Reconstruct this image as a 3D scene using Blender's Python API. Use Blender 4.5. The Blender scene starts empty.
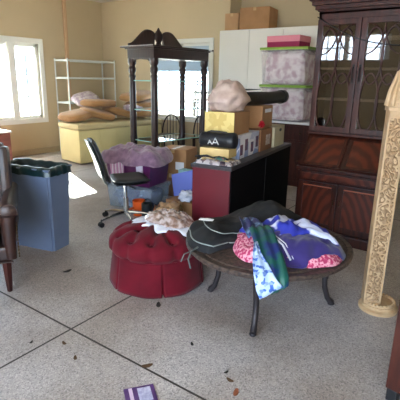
import bpy, bmesh, math, random
from math import sin, cos, pi, radians, sqrt, atan2
from mathutils import Vector, Matrix, noise
random.seed(7)
S = bpy.context.scene
COL = S.collection

# ------------------------------------------------------------------ camera
f_px, pitch, roll, yaw = 425.9, radians(15.97), radians(1.11), radians(35.19)
cam = bpy.data.cameras.new('camera'); cam.sensor_width = 36; cam.lens = 36 * f_px / 400
cam.clip_start = 0.05; cam.clip_end = 400
co = bpy.data.objects.new('camera', cam); COL.objects.link(co)
Fv = Vector((0, cos(pitch), -sin(pitch))); Rv = Vector((1, 0, 0)); Uv = Vector((0, sin(pitch), cos(pitch)))
R2 = cos(roll) * Rv + sin(roll) * Uv; U2 = -sin(roll) * Rv + cos(roll) * Uv
Mz = Matrix.Rotation(-(pi / 2 - (pi / 2 - yaw)) + 0, 3, 'Z')
Mr = Matrix(((sin(yaw), cos(yaw), 0), (-cos(yaw), sin(yaw), 0), (0, 0, 1)))
Fv, R2, U2 = Mr @ Fv, Mr @ R2, Mr @ U2
M = Matrix((R2, U2, -Fv)).transposed().to_4x4(); M.translation = (0, 0, 1.5)
co.matrix_world = M
S.camera = co

# ------------------------------------------------------------------ world, sun, exposure
W = bpy.data.worlds.new('sky'); S.world = W; W.use_nodes = True
bg = W.node_tree.nodes['Background']; bg.inputs[0].default_value = (0.64, 0.80, 1.0, 1); bg.inputs[1].default_value = 3.6
sun = bpy.data.lights.new('sun', 'SUN'); sun.energy = 34; sun.angle = radians(0.6); sun.color = (1, 0.95, 0.86)
so = bpy.data.objects.new('sun', sun); COL.objects.link(so)
sd = Vector((-0.394 * cos(radians(28.5)), -0.919 * cos(radians(28.5)), -sin(radians(28.5))))
so.rotation_euler = sd.to_track_quat('-Z', 'Y').to_euler()
so.location = (8, 14, 12)
def portal(loc, rot, sx, sy):
    l = bpy.data.lights.new('daylight_portal', 'AREA'); l.shape = 'RECTANGLE'; l.size = sx; l.size_y = sy
    l.cycles.is_portal = True
    o = bpy.data.objects.new('daylight_portal', l); COL.objects.link(o); o.location = loc; o.rotation_euler = rot
portal((-1.88, .2, 1.25), (0, radians(-90), 0), 2.5, 3.6)
portal((-1.88, 3.6, 2.2), (0, radians(-90), 0), 0.5, 2.6)
portal((4.3, 7.4, 1.4), (radians(-90), 0, 0), 1.8, 1.5)
portal((6.7, 5.25, 1.4), (0, radians(90), 0), 1.5, 1.4)
vs = S.view_settings; S.display_settings.display_device = 'sRGB'
vs.view_transform = 'Standard'; vs.look = 'None'; vs.gamma = 1; vs.use_curve_mapping = False
vs.exposure = 2.03

# ------------------------------------------------------------------ materials
def lin(c):
    return tuple(((v / 255) / 12.92 if v / 255 <= .04045 else ((v / 255 + .055) / 1.055) ** 2.4) for v in c) + (1,)
def mat(name, c, rough=.6, c2=None, scale=8, detail=3, bump=0, bscale=None, metal=0, spec=.5, coat=0,
        trans=0, alpha=1, stretch=(1, 1, 1), lo=.35, hi=.65, kind='noise', sheen=0, bdist=.01, coords='Object'):
    m = bpy.data.materials.new(name); m.use_nodes = True; nt = m.node_tree; N = nt.nodes; L = nt.links
    b = N['Principled BSDF']
    b.inputs['Roughness'].default_value = rough; b.inputs['Metallic'].default_value = metal
    b.inputs['Specular IOR Level'].default_value = spec; b.inputs['Coat Weight'].default_value = coat
    b.inputs['Transmission Weight'].default_value = trans; b.inputs['Alpha'].default_value = alpha
    b.inputs['Sheen Weight'].default_value = sheen
    b.inputs['Base Color'].default_value = lin(c)
    tc = N.new('ShaderNodeTexCoord'); mp = N.new('ShaderNodeMapping'); mp.inputs['Scale'].default_value = stretch
    L.new(tc.outputs[coords], mp.inputs[0])
    def tex(sc, kd):
        if kd == 'noise':
            t = N.new('ShaderNodeTexNoise'); t.inputs['Scale'].default_value = sc; t.inputs['Detail'].default_value = detail; out = t.outputs[0]
        elif kd == 'voronoi':
            t = N.new('ShaderNodeTexVoronoi'); t.inputs['Scale'].default_value = sc; out = t.outputs['Color']
        elif kd == 'vdist':
            t = N.new('ShaderNodeTexVoronoi'); t.inputs['Scale'].default_value = sc; out = t.outputs['Distance']
        else:
            t = N.new('ShaderNodeTexWave'); t.inputs['Scale'].default_value = sc; t.inputs['Distortion'].default_value = 6
            t.inputs['Detail'].default_value = detail; out = t.outputs[0]
        L.new(mp.outputs[0], t.inputs[0]); return out
    if c2:
        r = N.new('ShaderNodeValToRGB'); L.new(tex(scale, kind), r.inputs[0])
        r.color_ramp.elements[0].position = lo; r.color_ramp.elements[0].color = lin(c)
        r.color_ramp.elements[1].position = hi; r.color_ramp.elements[1].color = lin(c2)
        L.new(r.outputs[0], b.inputs['Base Color'])
    if bump:
        bp = N.new('ShaderNodeBump'); bp.inputs['Strength'].default_value = bump; bp.inputs['Distance'].default_value = bdist
        L.new(tex(bscale or scale, kind), bp.inputs['Height']); L.new(bp.outputs[0], b.inputs['Normal'])
    return m
def stripes(name, cols, axis, scale, rough=.7):
    m = mat(name, cols[0], rough); nt = m.node_tree; N = nt.nodes; L = nt.links
    tc = N.new('ShaderNodeTexCoord'); sx = N.new('ShaderNodeSeparateXYZ'); L.new(tc.outputs['Object'], sx.inputs[0])
    mu = N.new('ShaderNodeMath'); mu.operation = 'MULTIPLY'; mu.inputs[1].default_value = scale; L.new(sx.outputs[axis], mu.inputs[0])
    fr = N.new('ShaderNodeMath'); fr.operation = 'FRACT'; L.new(mu.outputs[0], fr.inputs[0])
    r = N.new('ShaderNodeValToRGB'); r.color_ramp.interpolation = 'CONSTANT'; L.new(fr.outputs[0], r.inputs[0])
    r.color_ramp.elements[0].color = lin(cols[0]); r.color_ramp.elements[1].position = 1 / len(cols); r.color_ramp.elements[1].color = lin(cols[1])
    for i, c in enumerate(cols[2:]):
        e = r.color_ramp.elements.new((i + 2) / len(cols)); e.color = lin(c)
    L.new(r.outputs[0], N['Principled BSDF'].inputs['Base Color']); return m
def clear(name, tint=(235, 240, 240), rough=.05, a=.25):
    """thin clear sheet: mostly see-through, with a glossy skin"""
    m = bpy.data.materials.new(name); m.use_nodes = True; nt = m.node_tree; N = nt.nodes; L = nt.links
    for n in list(N): N.remove(n)
    o = N.new('ShaderNodeOutputMaterial'); t = N.new('ShaderNodeBsdfTransparent'); g = N.new('ShaderNodeBsdfPrincipled')
    t.inputs[0].default_value = lin(tint)
    g.inputs['Base Color'].default_value = lin(tint); g.inputs['Roughness'].default_value = rough
    mx = N.new('ShaderNodeMixShader'); mx.inputs[0].default_value = a
    L.new(t.outputs[0], mx.inputs[1]); L.new(g.outputs[0], mx.inputs[2]); L.new(mx.outputs[0], o.inputs[0]); return m
def pane(name, tint=(225, 238, 235), refl=1.0):
    m = bpy.data.materials.new(name); m.use_nodes = True; nt = m.node_tree; N = nt.nodes; L = nt.links
    for n in list(N): N.remove(n)
    o = N.new('ShaderNodeOutputMaterial'); t = N.new('ShaderNodeBsdfTransparent'); g = N.new('ShaderNodeBsdfGlossy')
    t.inputs[0].default_value = lin(tint); g.inputs['Roughness'].default_value = 0.02; g.inputs[0].default_value = (1, 1, 1, 1)
    fr = N.new('ShaderNodeFresnel'); fr.inputs[0].default_value = 1.5
    mu = N.new('ShaderNodeMath'); mu.operation = 'MULTIPLY'; mu.inputs[1].default_value = refl; mu.use_clamp = True
    L.new(fr.outputs[0], mu.inputs[0])
    mx = N.new('ShaderNodeMixShader'); L.new(mu.outputs[0], mx.inputs[0])
    L.new(t.outputs[0], mx.inputs[1]); L.new(g.outputs[0], mx.inputs[2]); L.new(mx.outputs[0], o.inputs[0]); return m

wall_m = mat('wall_paint', (198, 180, 148), .85, (193, 175, 143), 1.2, bump=.05, bscale=60)
ceil_m = mat('ceiling_paint', (222, 214, 198), .9)
white_m = mat('white_trim', (232, 232, 226), .5)
ywhite_m = mat('white_lacquer', (242, 238, 228), .35, (238, 234, 223), 2)
mahog = mat('mahogany', (66, 26, 14), .3, (34, 13, 9), 5, stretch=(1, 5, 1.3), detail=6, coat=.1, spec=.3)
mahog_dk = mat('dark_mahogany', (70, 32, 23), .4, (46, 20, 15), 5, stretch=(5, 5, .8), detail=5, coat=.08, spec=.3)
mahog_front = mat('mahogany_front', (50, 16, 9), .28, (34, 11, 8), 3, stretch=(1, 1, 6), detail=5, coat=.1, spec=.3)
flame = mat('flame_mahogany', (88, 37, 21), .3, (60, 24, 15), 3.6, kind='wave', coat=.12, detail=2, spec=.3, lo=.15, hi=.85, stretch=(1, 1.6, .8))
for n_ in flame.node_tree.nodes:
    if n_.type == 'TEX_WAVE': n_.wave_type = 'RINGS'; n_.rings_direction = 'X'; n_.inputs['Distortion'].default_value = 5
darkwood = mat('dark_turned_wood', (54, 30, 28), .38, (34, 19, 18), 10, stretch=(4, 4, .6), coat=.2)
black_m = mat('black_laminate', (5, 5, 8), .7, spec=.12)
brass = mat('aged_brass', (74, 58, 36), .4, metal=.9)
chrome = mat('chrome', (205, 208, 212), .16, metal=1)
wire_m = mat('white_coated_wire', (218, 224, 222), .45)
carton = mat('cardboard', (171, 128, 88), .85, (160, 118, 79), 5)
carton_dk = mat('brown_cardboard', (142, 98, 66), .85, (130, 88, 58), 5)
tape = mat('packing_tape', (196, 164, 120), .3)
paper = mat('white_paper', (232, 232, 236), .7)
glass_shelf = pane('shelf_glass', (178, 226, 218), 2.0)
win_glass = pane('window_glass', (245, 250, 250), 1.0)
cab_glass = pane('cabinet_glass', (205, 200, 196), 3.4)
rubber = mat('black_plastic', (16, 16, 18), .5)
def translucent(name, c, k=.5):
    m = mat(name, c, .9); nt = m.node_tree; N = nt.nodes; L = nt.links; t = N.new('ShaderNodeBsdfTranslucent'); t.inputs[0].default_value = lin(c)
    mx = N.new('ShaderNodeMixShader'); mx.inputs[0].default_value = k; L.new(N['Principled BSDF'].outputs[0], mx.inputs[1]); L.new(t.outputs[0], mx.inputs[2]); L.new(mx.outputs[0], N['Material Output'].inputs[0]); return m

# ------------------------------------------------------------------ mesh helpers
class B:
    def __init__(s): s.b = bmesh.new()
    def add(s, vs, fs, mi=0):
        v = [s.b.verts.new(p) for p in vs]
        for f in fs:
            try:
                q = s.b.faces.new([v[i] for i in f]); q.material_index = mi
            except ValueError: pass
        return s
    def box(s, c, d, r=None, bev=0, mi=0):
        x, y, z = [k / 2 for k in d]
        P = [Vector((a * x, b * y, e * z)) for a in (-1, 1) for b in (-1, 1) for e in (-1, 1)]
        if r is not None:
            Rm = r if isinstance(r, Matrix) else Matrix.Rotation(r, 3, 'Z'); P = [Rm @ p for p in P]
        P = [p + Vector(c) for p in P]
        F = [(0, 1, 3, 2), (4, 6, 7, 5), (0, 4, 5, 1), (2, 3, 7, 6), (0, 2, 6, 4), (1, 5, 7, 3)]
        if bev:
            t = bmesh.new(); vv = [t.verts.new(p) for p in P]
            for f in F: t.faces.new([vv[i] for i in f])
            bmesh.ops.bevel(t, geom=t.edges[:], offset=bev, segments=2, affect='EDGES', profile=.6)
            t.verts.index_update()
            s.add([v.co.copy() for v in t.verts], [[v.index for v in f.verts] for f in t.faces], mi); t.free()
        else: s.add(P, F, mi)
        return s
    def lr(s, lo, hi, bev=0, mi=0):
        return s.box([(a + b) / 2 for a, b in zip(lo, hi)], [b - a for a, b in zip(lo, hi)], None, bev, mi)
    def tube(s, pts, r, n=8, mi=0, closed=False):
        pts = [Vector(p) for p in pts]; rr = r if isinstance(r, (list, tuple)) else [r] * len(pts)
        vs = []; fs = []; m = len(pts); prev = None
        for i, p in enumerate(pts):
            if closed: d = pts[(i + 1) % m] - pts[i - 1]
            else: d = pts[min(i + 1, m - 1)] - pts[max(i - 1, 0)]
            d.normalize() if d.length > 1e-9 else None
            a = prev if prev is not None else (Vector((0, 0, 1)) if abs(d.z) < .9 else Vector((1, 0, 0)))
            u = (a - d * a.dot(d)); u.normalize(); w = d.cross(u); prev = u
            for k in range(n):
                t = 2 * pi * k / n; vs.append(p + rr[i] * (cos(t) * u + sin(t) * w))
        for i in range(m if closed else m - 1):
            j = (i + 1) % m
            for k in range(n): fs.append((i * n + k, i * n + (k + 1) % n, j * n + (k + 1) % n, j * n + k))
        if not closed: fs += [tuple(range(n))[::-1], tuple((m - 1) * n + k for k in range(n))]
        return s.add(vs, fs, mi)
    def lathe(s, prof, c=(0, 0, 0), n=24, mi=0, sx=1, sy=1):
        vs = []; fs = []; m = len(prof)
        for r, z in prof:
            for k in range(n):
                t = 2 * pi * k / n; vs.append((c[0] + sx * r * cos(t), c[1] + sy * r * sin(t), c[2] + z))
        for i in range(m - 1):
            for k in range(n): fs.append((i * n + k, i * n + (k + 1) % n, (i + 1) * n + (k + 1) % n, (i + 1) * n + k))
        fs += [tuple(range(n))[::-1], tuple((m - 1) * n + k for k in range(n))]
        return s.add(vs, fs, mi)
    def prism(s, out, h0, h1, ax=2, mi=0):
        """outline (list of 2D) extruded along axis ax between h0 and h1"""
        def P(a, b, h): return {0: (h, a, b), 1: (a, h, b), 2: (a, b, h)}[ax]
        n = len(out); vs = [P(a, b, h0) for a, b in out] + [P(a, b, h1) for a, b in out]
        fs = [tuple(range(n))[::-1], tuple(range(n, 2 * n))] + [(i, (i + 1) % n, n + (i + 1) % n, n + i) for i in range(n)]
        return s.add(vs, fs, mi)
    def ball(s, c, d, n=16, m=10, amp=0, sc=3, seed=0, sq=1, mi=0, rot=None):
        """noisy superellipsoid, d = half sizes"""
        vs = []; fs = []
        def sp(v): return math.copysign(abs(v) ** sq, v)
        for i in range(m + 1):
            ph = -pi / 2 + pi * i / m
            for k in range(n):
                t = 2 * pi * k / n
                p = Vector((sp(cos(ph)) * sp(cos(t)), sp(cos(ph)) * sp(sin(t)), sp(sin(ph))))
                q = 1 + (amp * noise.noise(p * sc + Vector((seed, seed * 1.7, 0))) if amp else 0)
                v = Vector((p.x * d[0] * q, p.y * d[1] * q, p.z * d[2] * q))
                if rot is not None: v = rot @ v
                vs.append(v + Vector(c))
        for i in range(m):
            for k in range(n): fs.append((i * n + k, i * n + (k + 1) % n, (i + 1) * n + (k + 1) % n, (i + 1) * n + k))
        return s.add(vs, fs, mi)
    def ribbon(s, pts, wid, side=None, nx=12, amp=.006, th=.006, seed=0, fr=14, mi=0):
        """cloth strip along pts: wid = width or per-point widths"""
        pts = [Vector(p) for p in pts]; m = len(pts); ww = wid if isinstance(wid, (list, tuple)) else [wid] * m
        top = []; bot = []
        for i, p in enumerate(pts):
            d = pts[min(i + 1, m - 1)] - pts[max(i - 1, 0)]; d.normalize()
            sv = Vector(side); sv = (sv - d * sv.dot(d)).normalized(); nn = d.cross(sv)
            if nn.z < 0 or (abs(nn.z) < .2 and nn.dot(Vector((-.8, -.58, 0))) < 0): nn = -nn
            for k in range(nx + 1):
                u = k / nx - .5; q = p + sv * ww[i] * u
                w = amp * (sin(u * fr + i * .35 + seed) + 1.4 * noise.noise(q * 9 + Vector((seed, 0, 0))))
                top.append(q + nn * (th / 2 + w)); bot.append(q - nn * (th / 2 - w))
        vs = top + bot; K = nx + 1; O = m * K; fs = []
        for i in range(m - 1):
            for k in range(nx):
                a = i * K + k; fs += [(a, a + 1, a + K + 1, a + K), (O + a, O + a + K, O + a + K + 1, O + a + 1)]
        for i in range(m - 1):
            a = i * K; fs.append((a, a + K, O + a + K, O + a)); a += nx; fs.append((a, O + a, O + a + K, a + K))
        for k in range(nx):
            a = k; fs.append((a, O + a, O + a + 1, a + 1)); a = (m - 1) * K + k; fs.append((a, a + 1, O + a + 1, O + a))
        return s.add(vs, fs, mi)
    def mound(s, c, rad, H, base, prof=2.2, amp=.01, sc=10, seed=0, n=56, m=12, th=.004, ridge=0, top=None, mi=0):
        """closed pile over a base surface; rad(theta) outline, base(x,y) floor below"""
        T = []; Bt = []
        for i in range(m + 1):
            r = i / m
            for k in range(n):
                t = 2 * pi * k / n; R = rad(t) * r
                x, y = c[0] + R * cos(t), c[1] + R * sin(t); b = base(x, y)
                h = (top(x, y, r) if top else H * (1 - r ** prof) ** .6)
                w = amp * min(1, (1 - r) * 6 + .15) * (noise.noise(Vector((x * sc + seed, y * sc, seed))) + .5 * noise.noise(Vector((x * sc * 2.3, y * sc * 2.3 + seed, seed))))
                if ridge: w += ridge * (1 - r * .7) * abs(sin(x * 31 + 5 * noise.noise(Vector((x * 6, y * 6, seed)))))
                T.append((x, y, b + th + max(h + w, 0))); Bt.append((x, y, b + .001))
        vs = T + Bt; O = len(T); fs = []
        for i in range(m):
            for k in range(n):
                k2 = (k + 1) % n
                fs += [(i * n + k, i * n + k2, (i + 1) * n + k2, (i + 1) * n + k), (O + i * n + k, O + (i + 1) * n + k, O + (i + 1) * n + k2, O + i * n + k2)]
        for k in range(n): fs.append((m * n + k, m * n + (k + 1) % n, O + m * n + (k + 1) % n, O + m * n + k))
        return s.add(vs, fs, mi)
def obj(name, b, m, parent=None, loc=(0, 0, 0), rot=0, smooth=False, merge=False):
    if merge: bmesh.ops.remove_doubles(b.b, verts=b.b.verts, dist=1e-5)
    bad = [f for f in b.b.faces if f.calc_area() < 1e-12]
    if bad: bmesh.ops.delete(b.b, geom=bad, context='FACES_ONLY')
    bmesh.ops.recalc_face_normals(b.b, faces=b.b.faces)
    me = bpy.data.meshes.new(name); b.b.to_mesh(me); b.b.free()
    for q in (m if isinstance(m, (list, tuple)) else [m]): me.materials.append(q)
    if smooth:
        me.shade_smooth()
        if smooth != 2: me.set_sharp_from_angle(angle=radians(42))
    o = bpy.data.objects.new(name, me); COL.objects.link(o)
    if parent: o.parent = parent
    o.location = loc; o.rotation_euler = (0, 0, rot) if not isinstance(rot, (tuple, list)) else rot
    return o
def tag(o, label=None, cat=None, group=None, kind=None):
    if label: o['label'] = label
    if cat: o['category'] = cat
    if group: o['group'] = group
    if kind: o['kind'] = kind
    return o
def thing(name, label, cat, loc=(0, 0, 0), rot=0, group=None):
    o = bpy.data.objects.new(name, None); COL.objects.link(o); o.empty_display_size = .1
    o.location = loc; o.rotation_euler = (0, 0, rot) if not isinstance(rot, (tuple, list)) else rot
    return tag(o, label, cat, group)
def struct(name, b, m, **k): return tag(obj(name, b, m, **k), kind='structure')
def dup(root, loc=None, rot=None, label=None, group=None, name=None):
    r = root.copy(); COL.objects.link(r)
    if loc is not None: r.location = loc
    if rot is not None: r.rotation_euler = (0, 0, rot) if not isinstance(rot, (tuple, list)) else rot
    if label: r['label'] = label
    if group: r['group'] = group
    for ch in list(root.children):
        c = ch.copy(); COL.objects.link(c); c.parent = r
        for g in ch.children:
            d = g.copy(); COL.objects.link(d); d.parent = c
    return r

# ------------------------------------------------------------------ setting
XW, YW, ZC = 6.75, 7.42, 2.99
XB, YB = -1.9, -1.8
XR = 7.12  # recessed part of the back wall
# floor: speckled terrazzo with saw-cut joints
fm = bpy.data.materials.new('speckled_floor'); fm.use_nodes = True; nt = fm.node_tree; N = nt.nodes; L = nt.links
pb = N['Principled BSDF']; tc = N.new('ShaderNodeTexCoord')
def ramp(src, stops, interp='LINEAR'):
    r = N.new('ShaderNodeValToRGB'); r.color_ramp.interpolation = interp; L.new(src, r.inputs[0])
    e = r.color_ramp.elements; e[0].position, e[0].color = stops[0][0], lin(stops[0][1]); e[1].position, e[1].color = stops[1][0], lin(stops[1][1])
    for p, c in stops[2:]:
        q = e.new(p); q.color = lin(c)
    return r.outputs[0]
vo = N.new('ShaderNodeTexVoronoi'); vo.inputs['Scale'].default_value = 150; L.new(tc.outputs['Object'], vo.inputs[0])
sp1 = N.new('ShaderNodeSeparateXYZ'); L.new(vo.outputs['Color'], sp1.inputs[0])
chips = ramp(sp1.outputs[0], [(0, (144, 140, 144)), (.12, (170, 166, 168)), (.5, (184, 180, 181)), (.85, (199, 195, 196))], 'CONSTANT')
no = N.new('ShaderNodeTexNoise'); no.inputs['Scale'].default_value = 1.3; no.inputs['Detail'].default_value = 5; L.new(tc.outputs['Object'], no.inputs[0])
stain = ramp(no.outputs[0], [(.35, (214, 202, 190)), (.62, (255, 252, 248))])
mm = N.new('ShaderNodeMix'); mm.data_type = 'RGBA'; mm.blend_type = 'MULTIPLY'; mm.inputs[0].default_value = 1
L.new(chips, mm.inputs[6]); L.new(stain, mm.inputs[7])
sx = N.new('ShaderNodeSeparateXYZ'); L.new(tc.outputs['Object'], sx.inputs[0])
def joint(out, pos):
    a = N.new('ShaderNodeMath'); a.operation = 'SUBTRACT'; a.inputs[1].default_value = pos; L.new(out, a.inputs[0])
    p = N.new('ShaderNodeMath'); p.operation = 'PINGPONG'; p.inputs[1].default_value = 1.5 * 1.2; L.new(a.outputs[0], p.inputs[0])
    c = N.new('ShaderNodeMath'); c.operation = 'LESS_THAN'; c.inputs[1].default_value = .0065; L.new(p.outputs[0], c.inputs[0]); return c.outputs[0]
mxm = N.new('ShaderNodeMath'); mxm.operation = 'MAXIMUM'; L.new(joint(sx.outputs[0], 1.43), mxm.inputs[0]); L.new(joint(sx.outputs[1], 1.961), mxm.inputs[1])
m2 = N.new('ShaderNodeMix'); m2.data_type = 'RGBA'; L.new(mxm.outputs[0], m2.inputs[0]); L.new(mm.outputs[2], m2.inputs[6]); m2.inputs[7].default_value = lin((52, 46, 42))
L.new(m2.outputs[2], pb.inputs['Base Color']); pb.inputs['Roughness'].default_value = .42; pb.inputs['Specular IOR Level'].default_value = .35
struct('floor', B().lr((XB - .15, YB - .15, -.12), (XR + .15, YW + .15, 0)), fm)
struct('ceiling', B().lr((XB - .15, YB - .15, ZC), (XR + .15, YW + .15, ZC + .12)), ceil_m)
# left wall (along X at YW) with a window opening
wx0, wx1, wz0, wz1 = 3.38, 5.14, .70, 2.06
b = B(); b.lr((XB - .15, YW, 0), (wx0, YW + .15, ZC)); b.lr((wx1, YW, 0), (XR + .15, YW + .15, ZC)); b.lr((wx0, YW, 0), (wx1, YW + .15, wz0)); b.lr((wx0, YW, wz1), (wx1, YW + .15, ZC))
struct('wall_left', b, wall_m)
# back wall with window, stepping back right of Y=4.2
vy0, vy1, vz0, vz1 = 4.60, 5.95, .72, 2.12
b = B(); b.lr((XW, 4.2, 0), (XW + .15, vy0, ZC)); b.lr((XW, vy1, 0), (XW + .15, YW, ZC)); b.lr((XW, vy0, 0), (XW + .15, vy1, vz0)); b.lr((XW, vy0, vz1), (XW + .15, vy1, ZC))
b.lr((XW + .15, 4.2, 0), (XR + .15, 4.35, ZC)); b.lr((XR, YB - .15, 0), (XR + .15, 4.2, ZC))
struct('wall_back', b, wall_m)
# right wall, and rear wall with the open garage door and a row of high windows
b = B(); b.lr((XB - .15, YB - .15, 0), (XR, YB, ZC))
struct('wall_right', b, wall_m)
ry0, ry1 = 2.3, 4.9
b = B(); b.lr((XB - .15, YB, 2.5), (XB, 2.0, ZC)); b.lr((XB - .15, YB, 0), (XB, -1.6, 2.5)); b.lr((XB - .15, 2.0, 0), (XB, ry0, ZC)); b.lr((XB - .15, ry1, 0), (XB, YW, ZC)); b.lr((XB - .15, ry0, 0), (XB, ry1, 1.95)); b.lr((XB - .15, ry0, 2.46), (XB, ry1, ZC))
struct('wall_rear', b, wall_m)
b = B()
for i in range(4): y = ry0 + (ry1 - ry0) * i / 3; b.lr((XB - .1, y - .05, 1.95), (XB + .01, y + .05, 2.46))
b.lr((XB - .06, ry0, 2.19), (XB, ry1, 2.215))
for i in range(9): y = ry0 + (ry1 - ry0) * (i + .5) / 9; b.lr((XB - .06, y - .01, 1.95), (XB, y + .01, 2.46))
w3 = struct('window_3', b, white_m)
struct('ground_outside', B().lr((-40, -40, -.5), (50, 50, -.14)), mat('outdoor_paving', (176, 172, 164), .9, (160, 156, 146), .6))
base_m = mat('baseboard_paint', (178, 162, 132), .6)
struct('baseboard_left', B().lr((XB, YW - .02, 0), (XW, YW, .11)), base_m)
b = B(); b.lr((XW - .02, 4.2, 0), (XW, YW - .02, .11)); struct('baseboard_back', b, base_m)
# window 1 in left wall
b = B(); t = .09
b.lr((wx0 - t, YW - .025, wz1), (wx1 + t, YW + .02, wz1 + t)); b.lr((wx0 - t, YW - .025, wz0 - t), (wx1 + t, YW + .02, wz0))
b.lr((wx0 - t, YW - .025, wz0), (wx0, YW + .02, wz1)); b.lr((wx1, YW - .025, wz0), (wx1 + t, YW + .02, wz1))
for a, c in ((wx0, wx0 + .05), (wx1 - .05, wx1)): b.lr((a, YW + .03, wz0), (c, YW + .1, wz1))
b.lr((wx0, YW + .03, wz0), (wx1, YW + .1, wz0 + .05)); b.lr((wx0, YW + .03, wz1 - .05), (wx1, YW + .1, wz1))
w1 = struct('window_1', b, white_m)
b = B(); b.lr((4.52, YW + .0, wz0), (4.65, YW + .12, wz1)); obj('mullion', b, white_m, w1)
obj('pane', B().lr((wx0, YW + .075, wz0), (wx1, YW + .08, wz1)), win_glass, w1)
muntin = mat('grey_muntin', (120, 130, 138), .5)
b = B()
for x in (4.9, 4.2): b.lr((x - .011, YW + .06, wz0), (x + .011, YW + .085, wz1))
for z in (1.1, 1.5): b.lr((wx0, YW + .07, z - .010), (wx1, YW + .085, z + .010))
obj('muntins', b, muntin, w1)
obj('roller_shade', B().box((4.3, YW + .045, wz1 - .1), (1.74, .02, .2)), translucent('shade_fabric', (196, 200, 196), .45), w1)
# window 2 in back wall
b = B(); t = .08
b.lr((XW - .025, vy0 - t, vz1), (XW + .02, vy1 + t, vz1 + t)); b.lr((XW - .07, vy0 - t, vz0 - .04), (XW + .02, vy1 + t, vz0))
b.lr((XW - .025, vy0 - t, vz0), (XW + .02, vy0, vz1)); b.lr((XW - .025, vy1, vz0), (XW + .02, vy1 + t, vz1))
for a, c in ((vy0, vy0 + .05), (vy1 - .05, vy1)): b.lr((XW + .03, a, vz0), (XW + .1, c, vz1))
b.lr((XW + .03, vy0, vz0), (XW + .1, vy1, vz0 + .05)); b.lr((XW + .03, vy0, vz1 - .05), (XW + .1, vy1, vz1))
w2 = struct('window_2', b, white_m)
b = B(); b.lr((XW + .03, 5.24, vz0), (XW + .1, 5.31, vz1)); obj('mullion', b, white_m, w2)
b = B()
for y in (4.92, 5.62): b.lr((XW + .07, y - .008, vz0), (XW + .085, y + .008, vz1))
for z in (1.05, 1.38): b.lr((XW + .07, vy0, z - .008), (XW + .085, vy1, z + .008))
obj('muntins', b, muntin, w2)
obj('pane', B().lr((XW + .075, vy0, vz0), (XW + .08, vy1, vz1)), win_glass, w2)
sh = translucent('cellular_shade', (184, 196, 206), .4)
b = B()
for i in range(12): z = vz1 - .02 - i * .04; b.box((XW + .045, (vy0 + vy1) / 2, z - .02), (.022, vy1 - vy0 - .02, .042), bev=.004)
obj('cellular_shade', b, sh, w2)
# railing outside the windows
iron = mat('black_iron', (30, 30, 34), .5)
t_ = thing('balcony_railing', 'black iron railing standing outside the back window', 'railing', (XW + .5, 4.75, 0))
b = B(); b.lr((-.02, -.5, 1.2), (.02, .55, 1.245)); b.lr((-.02, -.5, .72), (.02, .55, .755)); b.lr((-.02, -.5, 1.06), (.02, .55, 1.085)); obj('rail', b, iron, t_)
b = B()
for i in range(12): b.tube([(0, -.5 + i * .095, .72), (0, -.5 + i * .095, 1.22)], .012, 6)
obj('baluster', b, iron, t_)
b = B(); b.lr((-.025, .52, -.14), (.025, .57, 1.26)); obj('post', b, iron, t_); b = B(); b.lr((-.025, -.53, -.14), (.025, -.48, 1.26)); obj('post', b, iron, t_)
# thin wooden post on left wall
tag(obj('wooden_post', B().lr((5.74, YW - .045, 0), (5.81, YW - .001, ZC), bev=.004), mat('raw_pine', (206, 172, 136), .7, (192, 156, 122), 6, stretch=(6, 6, .5))),
    'thin raw wood post on the left wall rising from the wire rack to the ceiling', 'post')

# ------------------------------------------------------------------ secretary desk (right)
t_ = thing('secretary_desk', 'tall mahogany secretary bookcase with slant front and arched glass doors', 'secretary desk', (3.85, 1.165, 0))
hw = .405
b = B(); b.lr((.03, -hw, .08), (.5, hw, .69)); obj('base_case', b, mahog_front, t_)
obj('moulding', B().lr((.0, -hw - .015, .67), (.5, hw + .015, .705), bev=.006), mahog, t_); obj('plinth', B().lr((.0, -hw - .015, 0), (.5, hw + .015, .1), bev=.012), mahog, t_)
# sloped middle
b = B(); b.prism([(.015, .705), (.5, .705), (.5, 1.0), (.24, 1.0)], -hw, hw, ax=1); obj('slant_case', b, mahog_front, t_)
ang = atan2(1.03 - .735, .24 - .015); sl = sqrt(.225 ** 2 + .295 ** 2)
fr = Matrix(((cos(ang), 0, -sin(ang)), (0, 1, 0), (sin(ang), 0, cos(ang))))  # x along slope, z outward
def slantbox(b, s0, s1, y0, y1, h, bev=.004, dz=0):
    c = Vector((.015, 0, .705)) + fr @ Vector(((s0 + s1) / 2, 0, h / 2 + dz)); c.y = (y0 + y1) / 2
    b.box(c, (s1 - s0, y1 - y0, h), fr, bev)
for sgn in (-1, 1):
    y0, y1 = sorted((sgn * .012, sgn * (hw - .02)))
    b = B(); slantbox(b, .02, .05, y0, y1, .014); slantbox(b, sl - .05, sl - .02, y0, y1, .014); slantbox(b, .048, sl - .048, y0, y0 + .03, .013); slantbox(b, .048, sl - .048, y1 - .03, y1, .013)
    lid = obj('slant_lid', b, mahog, t_)
    b = B(); slantbox(b, .045, sl - .045, y0 + .025, y1 - .025, .007, .001); obj('lid_panel', b, flame, lid)
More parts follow.
